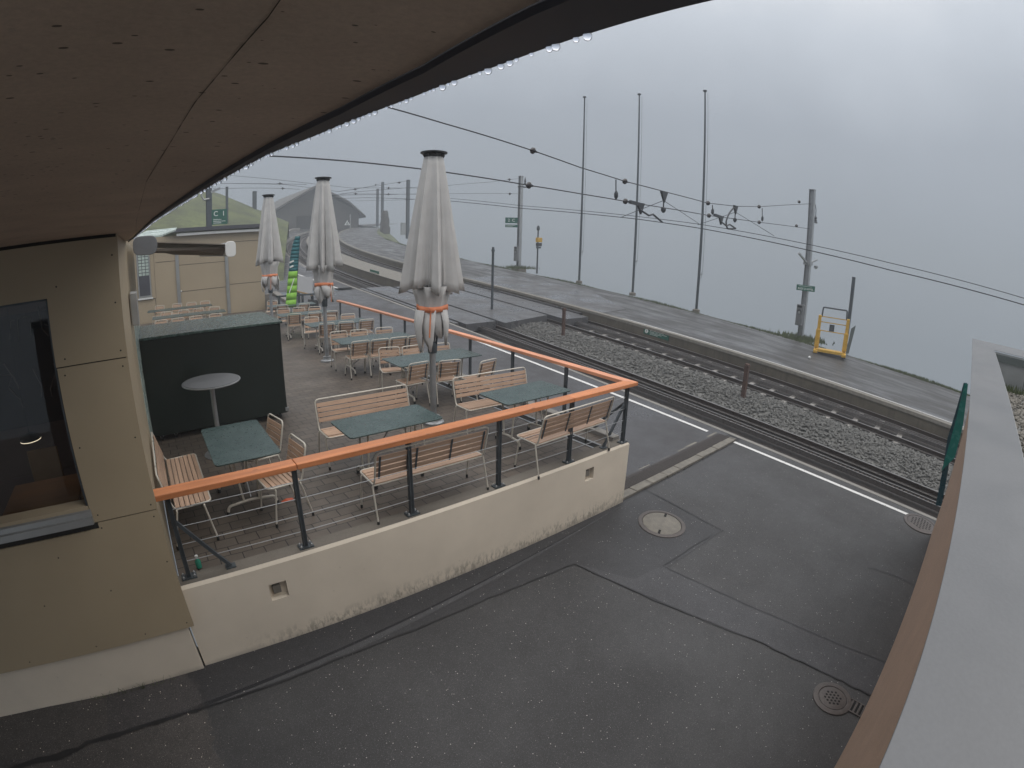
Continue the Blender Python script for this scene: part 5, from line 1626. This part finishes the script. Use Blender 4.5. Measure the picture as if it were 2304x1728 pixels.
# green notice on the concrete face of the far platform, another on the middle platform
for (px, py, X, w, h, lab) in ((1476, 751, 17.25, 1.25, 0.26, 'green notice with white pictogram fixed to the far platform face'), (842, 616, 13.35, 1.3, 0.42, 'small weathered green notice on the middle platform face')):
    p = onx(px, py, X); t = thing('platform_sign', p, lab, 'sign', 'green platform notices')
    b = MB(); b.box(-w / 2, w / 2, -h / 2, h / 2, -0.03, 0.0); o = b.build('board', 'signgreen', t, smooth=0)
    F_ = Matrix(((0, 0, -1, 0), (-1, 0, 0, 0), (0, 1, 0, 0), (0, 0, 0, 1)))
    o.matrix_local = F_ @ Matrix.Rotation(-0.08, 4, 'Z')
    b = MB(); b.lathe([(0.085, 0.001), (0.085, 0.005)], (-w / 2 + 0.15, 0, 0), 20); b.box(-w / 2 + 0.14, -w / 2 + 0.16, -0.02, 0.05, 0.006, 0.009, 1); b.box(-w / 2 + 0.14, -w / 2 + 0.16, -0.05, -0.035, 0.006, 0.009, 1)
    b.build('pictogram', ['signwhite', 'black'], o, smooth=0)
    dashes(o, [(-w / 2 + 0.32, w / 2 - 0.25, 0.07, 0.022), (-w / 2 + 0.32, w / 2 - 0.1, 0.015, 0.018), (-w / 2 + 0.32, w / 2 - 0.35, -0.035, 0.018), (-w / 2 + 0.32, 0.1, -0.085, 0.018)])

# ------------------------------------------------------------------ overhead line
def insul(b, p, d, s=1.0, mi=1):
    d = Vector(d).normalized()
    b.lathe([(0.018 * s, -0.42 * s), (0.03 * s, -0.2 * s), (0.07 * s, -0.13 * s), (0.16 * s, -0.05 * s), (0.17 * s, 0.03 * s), (0.09 * s, 0.1 * s), (0.06 * s, 0.2 * s), (0.018 * s, 0.36 * s)], p, 12, mi, d)


def wire(name, pts, rr, label, group, ins=(), extra=None, s=1.0):
    pts = [Vector(p) for p in pts]; o0 = pts[0].copy()
    if not ins and not extra:
        b = MB(); b.tube([p - o0 for p in pts], rr, 6)
        return tag(b.build(name, 'darkmetal', loc=o0), label, 'wire', group)
    t = thing(name, o0, label, 'wire', group)
    b = MB(); b.tube([p - o0 for p in pts], rr, 6); b.build('wire', 'darkmetal', t)
    for i, p in enumerate(ins):
        p = Vector(p); j = min(range(len(pts) - 1), key=lambda q: ((pts[q] + pts[q + 1]) / 2 - p).length)
        b = MB(); insul(b, p - o0, pts[j + 1] - pts[j], s, 0); b.build('insulator', 'porcelain', t, smooth=50)
    if extra: extra(t, o0)
    return t


YW = 7.9
Wa = [(700, 205), (846, 234), (1000, 278), (1199, 339), (1306, 377), (1406, 408), (1502, 433), (1593, 457), (1655, 464), (1708, 465), (1810, 452)]
Wb = [(560, 347), (610, 351), (800, 364), (946, 380), (1190, 417), (1306, 436), (1407, 453), (1440, 459), (1595, 485), (1650, 492), (1708, 500), (1803, 509)]
wa = [ony(x, y, YW) for x, y in Wa]; wb = [ony(x, y, YW) for x, y in Wb]
wa[-1] = Vector((24.5, 7.88, wa[-1].z)); wb[-1] = Vector((24.5, 7.88, wb[-1].z))


def tri(b, p, s=0.16):
    b.prism([p + Vector((-s, 0.03, 0.05)), p + Vector((s, 0.03, 0.05)), p + Vector((0.02, 0.03, -s * 1.5))][::-1], (0, 0.06, 0))


def extra_a(t, o0):
    for (px, py0, py1) in ((1386, 404, 448), (1603, 461, 483), (1715, 468, 498)):
        a, c = ony(px, py0, YW) - o0, ony(px, py1, YW) - o0
        b = MB(); b.tube([a, c], 0.016, 5); b.lathe([(0.02, 0), (0.05, 0.06), (0.05, 0.14), (0.02, 0.2)], c, 8); b.build('link', 'darkmetal', t)
    for (px, py) in ((1494, 436), (1655, 466)):
        a = ony(px, py, YW) - o0
        b = MB(); tri(b, a); b.tube([a, a + Vector((0, 0, -0.4))], 0.02, 5); b.lathe([(0.03, 0), (0.07, 0.06), (0.07, 0.12), (0.02, 0.16)], a + Vector((0, 0, -0.52)), 8); b.build('hanger', 'darkmetal', t, smooth=0)
    b = MB(); g = [ony(x, y, YW) - o0 for x, y in ((1652, 466), (1640, 480), (1633, 500), (1636, 515), (1655, 514))]; b.tube(fillet(g, 0.3, 3), 0.03, 6); b.build('jumper', 'darkmetal', t)


def extra_b(t, o0):
    for (px, py) in ((1441, 461), (1622, 489)):
        a = ony(px, py, YW) - o0
        b = MB(); b.bar(a + Vector((-0.45, 0, 0.03)), a + Vector((0.1, 0, 0.0)), 0.08, 0.08); tri(b, a); b.build('hanger', 'darkmetal', t, smooth=0)
    for g in ([(1440, 472), (1460, 485), (1469, 482), (1490, 500)], [(1624, 500), (1634, 508), (1642, 505), (1655, 514)]):
        b = MB(); b.tube([ony(x, y, YW - 0.1) - o0 for x, y in g], 0.026, 6); b.build('jumper', 'darkmetal', t)


SG = 'span wires across the tracks'
wire('span_wire', wa, 0.013, 'upper span wire with insulators running from the eave to the nearest mast', SG, [ony(1199, 339, YW), ony(1406, 408, YW), ony(1593, 457, YW), ony(1708, 465, YW), ony(1798, 454, YW)], extra_a, 0.42)
wire('span_wire', wb, 0.013, 'lower span wire with insulators ending at the nearest mast', SG, [ony(1190, 417, YW), ony(1407, 453, YW), ony(1595, 485, YW), ony(1708, 500, YW), ony(1792, 508, YW)], extra_b, 0.42)
for g, lab in (([(1491, 452), (1397, 489)], 'thin dropper wire slanting left from the upper span wire'), ([(1494, 452), (1575, 505)], 'thin dropper wire slanting right from the upper span wire'),
               ([(1653, 478), (1570, 506)], 'thin dropper wire slanting left below the rightmost hanger'), ([(1656, 478), (1742, 531)], 'thin dropper wire slanting right below the rightmost hanger')):
    a, c = ony(*g[0], YW), onx(g[1][0], g[1][1], 11.6 if g[1][0] < 1450 else 16.2)
    wire('dropper_wire', [a, c], 0.009, lab, 'dropper wires')


def cpath(pts, X):
    out = []
    for x, y in pts:
        p = onx(x, y, X); out.append(p)
    return out


c1 = cpath([(1010, 452), (1175, 469), (1307, 480), (1434, 493), (1577, 514), (1815, 562), (2000, 607), (2304, 686), (2500, 735)], 11.56)
c2 = cpath([(1010, 446), (1175, 463), (1307, 474), (1434, 487), (1577, 505), (1815, 549), (2000, 591), (2304, 671), (2500, 720)], 16.16)
far1 = [Vector((11.56 + xo(Y), Y, zg(Y, 4.72))) for Y in (60, 44, 34, 26)]
far2 = [Vector((16.16 + xo(Y), Y, zg(Y, 4.72))) for Y in (64, 52, 42, 33)]
wire('contact_wire', far1 + c1, 0.012, 'contact wire above the near track, lower of the pair', 'contact wires')
wire('contact_wire', far2 + c2, 0.012, 'contact wire above the far track, upper of the pair', 'contact wires')
# spans at the masts further up
for (Y, g, ins, lab) in ((29.6, [(735, 441), (800, 432), (1010, 417), (1110, 409), (1165, 402)], [(1146, 404)], 'upper span wire ending at the mast with the number two sign'),
                         (29.6, [(735, 440), (860, 438), (1010, 436), (1165, 436)], [(1147, 436)], 'lower span wire ending at the mast with the number two sign'),
                         (67, [(520, 395), (600, 402), (700, 413), (790, 423), (960, 424)], [(874, 423)], 'fog-grey span wire over the far hall, upper'),
                         (67, [(500, 413), (640, 415), (760, 431), (850, 418), (915, 407)], [(799, 426), (898, 411)], 'fog-grey span wire climbing to the tall dark mast'),
                         (67, [(480, 413), (560, 413), (640, 414), (690, 415)], [(630, 413)], 'fog-grey span wire left of the middle parasol, upper'),
                         (67, [(480, 425), (560, 423), (640, 424), (675, 426)], [(636, 424)], 'fog-grey span wire left of the middle parasol, lower'),
                         (67, [(765, 437), (830, 436), (900, 437), (960, 437)], [(800, 436), (874, 437)], 'fog-grey span wire at the right of the hall roof'),
                         (88, [(762, 431), (800, 426), (855, 414)], [(845, 416)], 'palest span wire at the far masts')):
    wire('span_wire', [ony(x, y, Y) for x, y in g], 0.012 if Y < 40 else 0.028, lab, SG, [ony(x, y, Y) for x, y in ins], None, 0.55 if Y < 40 else 1.0)

# ================================================================== FAR THINGS IN THE FOG
hl = thing('station_hall', (32, 95, 6.3), 'large gabled hall fading in the fog where the tracks end', 'building')
ho = Vector(hl.location)
b = MB(); gy = 0.0
w0, w1 = -8.3, 8.2
b.prism([(w0, gy, -1.5), (w1, gy, -1.5), (w1, gy, 3.1), (w1 - 0.4, gy, 3.5), (-0.8, gy, 7.6), (w0, gy, 3.4)], (0, -26, 0)); b.build('wall', 'hall', hl, smooth=0)
b = MB(); b.prism([(-0.8, -1.2, 8.1), (w0 - 1.4, -1.2, 3.2), (w0 - 1.4, 27, 3.2), (-0.8, 27, 8.1)], (0, 0, 0.35)); b.prism([(-0.8, -1.2, 8.1), (-0.8, 27, 8.1), (5.6, 27, 5.2), (5.6, -1.2, 5.2)], (0, 0, 0.35))
b.prism([(5.6, -1.2, 5.2), (5.6, 27, 5.2), (9.2, 27, 2.3), (9.2, -1.2, 2.3)], (0, 0, 0.35)); b.build('roof', 'hallroof', hl, smooth=0)
b = MB(); b.box(-4.5, 2.5, -0.06, -0.003, -1.5, 2.4); b.build('gate', 'gap', hl, smooth=0)
b = MB(); b.box(6.3, 6.5, -0.1, -0.003, -0.4, 2.6); b.build('downpipe', 'alu', hl, smooth=0)
p = ony(781, 502, 94.8); t = thing('warning_sign', p, 'pale triangular sign on the front of the foggy hall', 'sign')
b = MB(); b.prism([(-0.6, -0.1, -0.4), (0.6, -0.1, -0.4), (0, -0.1, 0.6)], (0, -0.05, 0)); b.build('plate', 'signwhite', t, smooth=0)
b = MB(); b.prism([(-0.35, -0.11, -0.3), (0.35, -0.11, -0.3), (0, -0.11, 0.3)], (0, -0.008, 0)); b.build('symbol', 'alu', t, smooth=0)
p = ony(866, 520, 80); q = ony(866, 474, 80); t = thing('standing_stone', (p.x, 80, p.z), 'tall rough standing stone at the platform edge in the fog', 'stone')
b = MB(); h = q.z - p.z; rs = random.Random(8); N = 12
for j in range(8):
    s = j / 7
    for k in range(N):
        a = 2 * math.pi * k / N; R = (0.95 - 0.35 * s) * rs.uniform(0.88, 1.1) * (0.75 if j == 7 else 1)
        b.v.append((R * math.cos(a), R * 0.7 * math.sin(a), h * s - 0.5 * (j == 0)))
b.f = [[j * N + k, j * N + (k + 1) % N, (j + 1) * N + (k + 1) % N, (j + 1) * N + k] for j in range(7) for k in range(N)] + [list(range(7 * N, 8 * N))]; b.mi = [0] * len(b.f)
b.build('rock', 'hall', t, smooth=0)
# low curved wall by the hall
a = [ony(x, y, Y) for x, y, Y in ((644, 524, 84), (652, 519, 86), (662, 516, 88), (673, 515, 90))]
t = thing('curved_kerb_wall', a[0], 'pale low curved wall left of the foggy hall', 'wall')
b = MB(); b.sweep([(-0.2, -0.8), (0.2, -0.8), (0.2, 0.15), (-0.2, 0.15)], [p - a[0] for p in a]); b.build('wall_body', 'concrete', t, smooth=0)

# beach-flag banner and panorama board behind the terrace
fb = ony(652, 690, 19); ft = ony(664, 533, 19)
t = thing('banner_flag', (fb.x, 19, 0.02), 'lime green banner flag with teal top behind the far chairs', 'flag')
sl = (ft.x - fb.x) / (ft.z - 0.02)
b = MB(); H_ = ft.z
for (z0, z1, mi) in ((0.62, 1.95, 0), (1.955, 2.55, 1), (2.555, H_, 1)):
    for k in range(5):
        za, zc_ = z0 + (z1 - z0) * k / 5, z0 + (z1 - z0) * (k + 1) / 5
        wv = lambda z: 0.004 * math.sin(z * 4)
        wd = lambda z: 0.28 if z < 2.6 else max(0.05, 0.28 * (1 - (z - 2.6) / max(0.1, H_ - 2.6)) ** 0.5)
        b.add([(za * sl - wd(za) / 2 - 0.12 + 0.16 * za / H_, wv(za), za), (za * sl + 0.2, wv(za) + 0.02, za), (zc_ * sl + 0.2, wv(zc_) + 0.02, zc_), (zc_ * sl - wd(zc_) / 2 - 0.12 + 0.16 * zc_ / H_, wv(zc_), zc_)], [(0, 1, 2, 3)], mi)
o = b.build('cloth', ['banner', 'bannertop'], t, smooth=60); o.modifiers.new('thick', 'SOLIDIFY').thickness = 0.006
b = MB(); b.tube([(0.2, 0.03, 0), (0.2 + sl * H_, 0.03, H_)], 0.014, 6); b.build('pole', 'galv_dark', t)
b = MB(); b.bar((0.0, -0.02, 1.15), (0.22, -0.02, 1.7), 0.03, 0.008, 0, (0, 1, 0)); b.bar((0.05, -0.02, 2.1), (0.2, -0.02, 2.16), 0.06, 0.008, 0, (0, 1, 0)); b.bar((0.05, -0.02, 2.28), (0.22, -0.02, 2.34), 0.06, 0.008, 0, (0, 1, 0)); b.build('print', 'signwhite', t, smooth=0)
b = MB(); b.lathe([(0.22, 0), (0.22, 0.03), (0.05, 0.06)], n=16); b.build('base', 'galv_dark', t)

bx = [ony(x, y, Y) for x, y, Y in ((661, 619, 22.6), (704, 624, 22.2), (703, 662, 20.8), (672, 655, 21.2), (661, 648, 21.6))]
z0 = zg(21.8, 0.0) * 0.0
t = thing('panorama_board', (bx[0].x, 22, 0.1), 'sloping pale grey panorama board with wooden edge on dark legs', 'board')
o_ = Vector(t.location)
b = MB(); b.prism([p - o_ for p in bx][::-1], (0, 0, 0.02)); b.build('board', 'coping', t, smooth=0)
b = MB(); q = [p - o_ - Vector((0, 0, 0.03)) for p in (bx[4], bx[3], bx[2])]
b.bar(q[0], q[1], 0.05, 0.06); b.bar(q[1], q[2], 0.05, 0.06); b.build('wooden_edge', 'boxwood', t, smooth=0)
for p in (bx[3], bx[2]):
    b = MB(); b.box(p.x - o_.x - 0.05, p.x - o_.x + 0.05, p.y - o_.y, p.y - o_.y + 0.1, -0.1, p.z - o_.z - 0.05); b.build('leg', 'galv_dark', t, smooth=0)
# low dark rail behind the far tables
a, c = ony(621, 667.5, 20.6), ony(745, 659, 20.6)
t = thing('low_rail', (a.x, 20.6, 0), 'low dark steel rail behind the farthest tables', 'railing')
b = MB(); b.bar((0, 0, a.z), (c.x - a.x, 0, c.z), 0.06, 0.07); b.build('top_rail', 'galv_dark', t, smooth=0)
for k in range(3):
    x = (c.x - a.x) * (0.05 + 0.42 * k); b = MB(); b.box(x - 0.04, x + 0.04, -0.04, 0.04, 0, a.z); b.build('post', 'galv_dark', t, smooth=0)
t = thing('chalk_stand', (6.25, 19.4, 0), 'small black tent sign standing behind the far tables', 'sign')
b = MB(); b.prism([(-0.22, 0, 0.05), (0.25, 0, 0.05), (0.22, 0.12, 0.75), (-0.2, 0.12, 0.82)], (0, -0.03, 0)); b.build('panel', 'black', t, smooth=0)
for s_ in (-0.18, 0.2):
    b = MB(); b.bar((s_, 0.14, 0.72), (s_, 0.4, 0.0), 0.03, 0.03); b.build('leg', 'black', t, smooth=0)

# grass and weeds: along the far platform edge, at the foot of the plinth
b = MB(); rs = random.Random(12)
for k in range(9000):
    Y = -1 + 62 * rs.random() ** 1.5; x = 23.45 + xo(Y) + rs.gauss(0, 0.1)
    z = zg(Y, 0.18); h = rs.uniform(0.03, 0.10) * (1 + 0.6 * math.sin(Y * 0.9)); w = rs.uniform(0.008, 0.03)
    p = Vector((x, Y, z)); b.add([p + Vector((0, -w, 0)), p + Vector((0, w, 0)), p + Vector((rs.uniform(-0.05, 0.05), rs.uniform(-0.06, 0.06), h))], [(0, 1, 2)])
for (cx, cy, n_) in ((24.66, 7.88, 500), (25.4, 29.63, 400)):
    for k in range(n_):
        x, y = cx + rs.gauss(0, 0.5), cy + rs.gauss(0, 0.6); w = 0.03
        p = Vector((x, y, zg(cy, 0.10))); b.add([p + Vector((0, -w, 0)), p + Vector((0, w, 0)), p + Vector((rs.uniform(-0.08, 0.08), rs.uniform(-0.08, 0.08), rs.uniform(0.08, 0.3)))], [(0, 1, 2)])
o = b.build('edge_grass', 'grass', smooth=0); o['kind'] = 'stuff'
for (cx, n_, sp, hh, lab) in ((-0.98, 34, 0.16, 0.13, 'dry weed tuft at the foot of the plinth, the larger one'), (-1.5, 12, 0.13, 0.09, 'sparse dry weeds at the plinth foot, left of the larger tuft')):
    zb_ = zg(4.22) + 0.1 * min(1, -cx / 2)
    t = thing('weed', (cx, 4.2, zb_), lab, 'plant', 'weeds at the plinth')
    b = MB()
    for k in range(n_):
        x = rs.gauss(0, sp); h = rs.uniform(0.3, 1) * hh; l = rs.uniform(-0.05, 0.05)
        b.tube([(x, 0, 0), (x + l * 0.4, -0.01, h * 0.6), (x + l, -0.02, h)], [0.0022, 0.0018, 0.0008], 4)
    b.build('stems', 'grass', t)

# ================================================================== FOG
b = MB(); b.box(-110, 170, -70, 200, -62, 40)
hz = b.build('haze', 'gap', smooth=0); hz['kind'] = 'stuff'
hm = bpy.data.materials.new('fog'); hm.use_nodes = True; nn = hm.node_tree.nodes; nn.clear()
ho_ = nn.new('ShaderNodeOutputMaterial'); pv = nn.new('ShaderNodeVolumePrincipled')
pv.inputs['Color'].default_value = (0.56, 0.60, 0.65, 1)
pv.inputs['Density'].default_value = 0.0048
pv.inputs['Anisotropy'].default_value = 0.2
hm.node_tree.links.new(pv.outputs[0], ho_.inputs['Volume'])
hz.data.materials.clear(); hz.data.materials.append(hm)
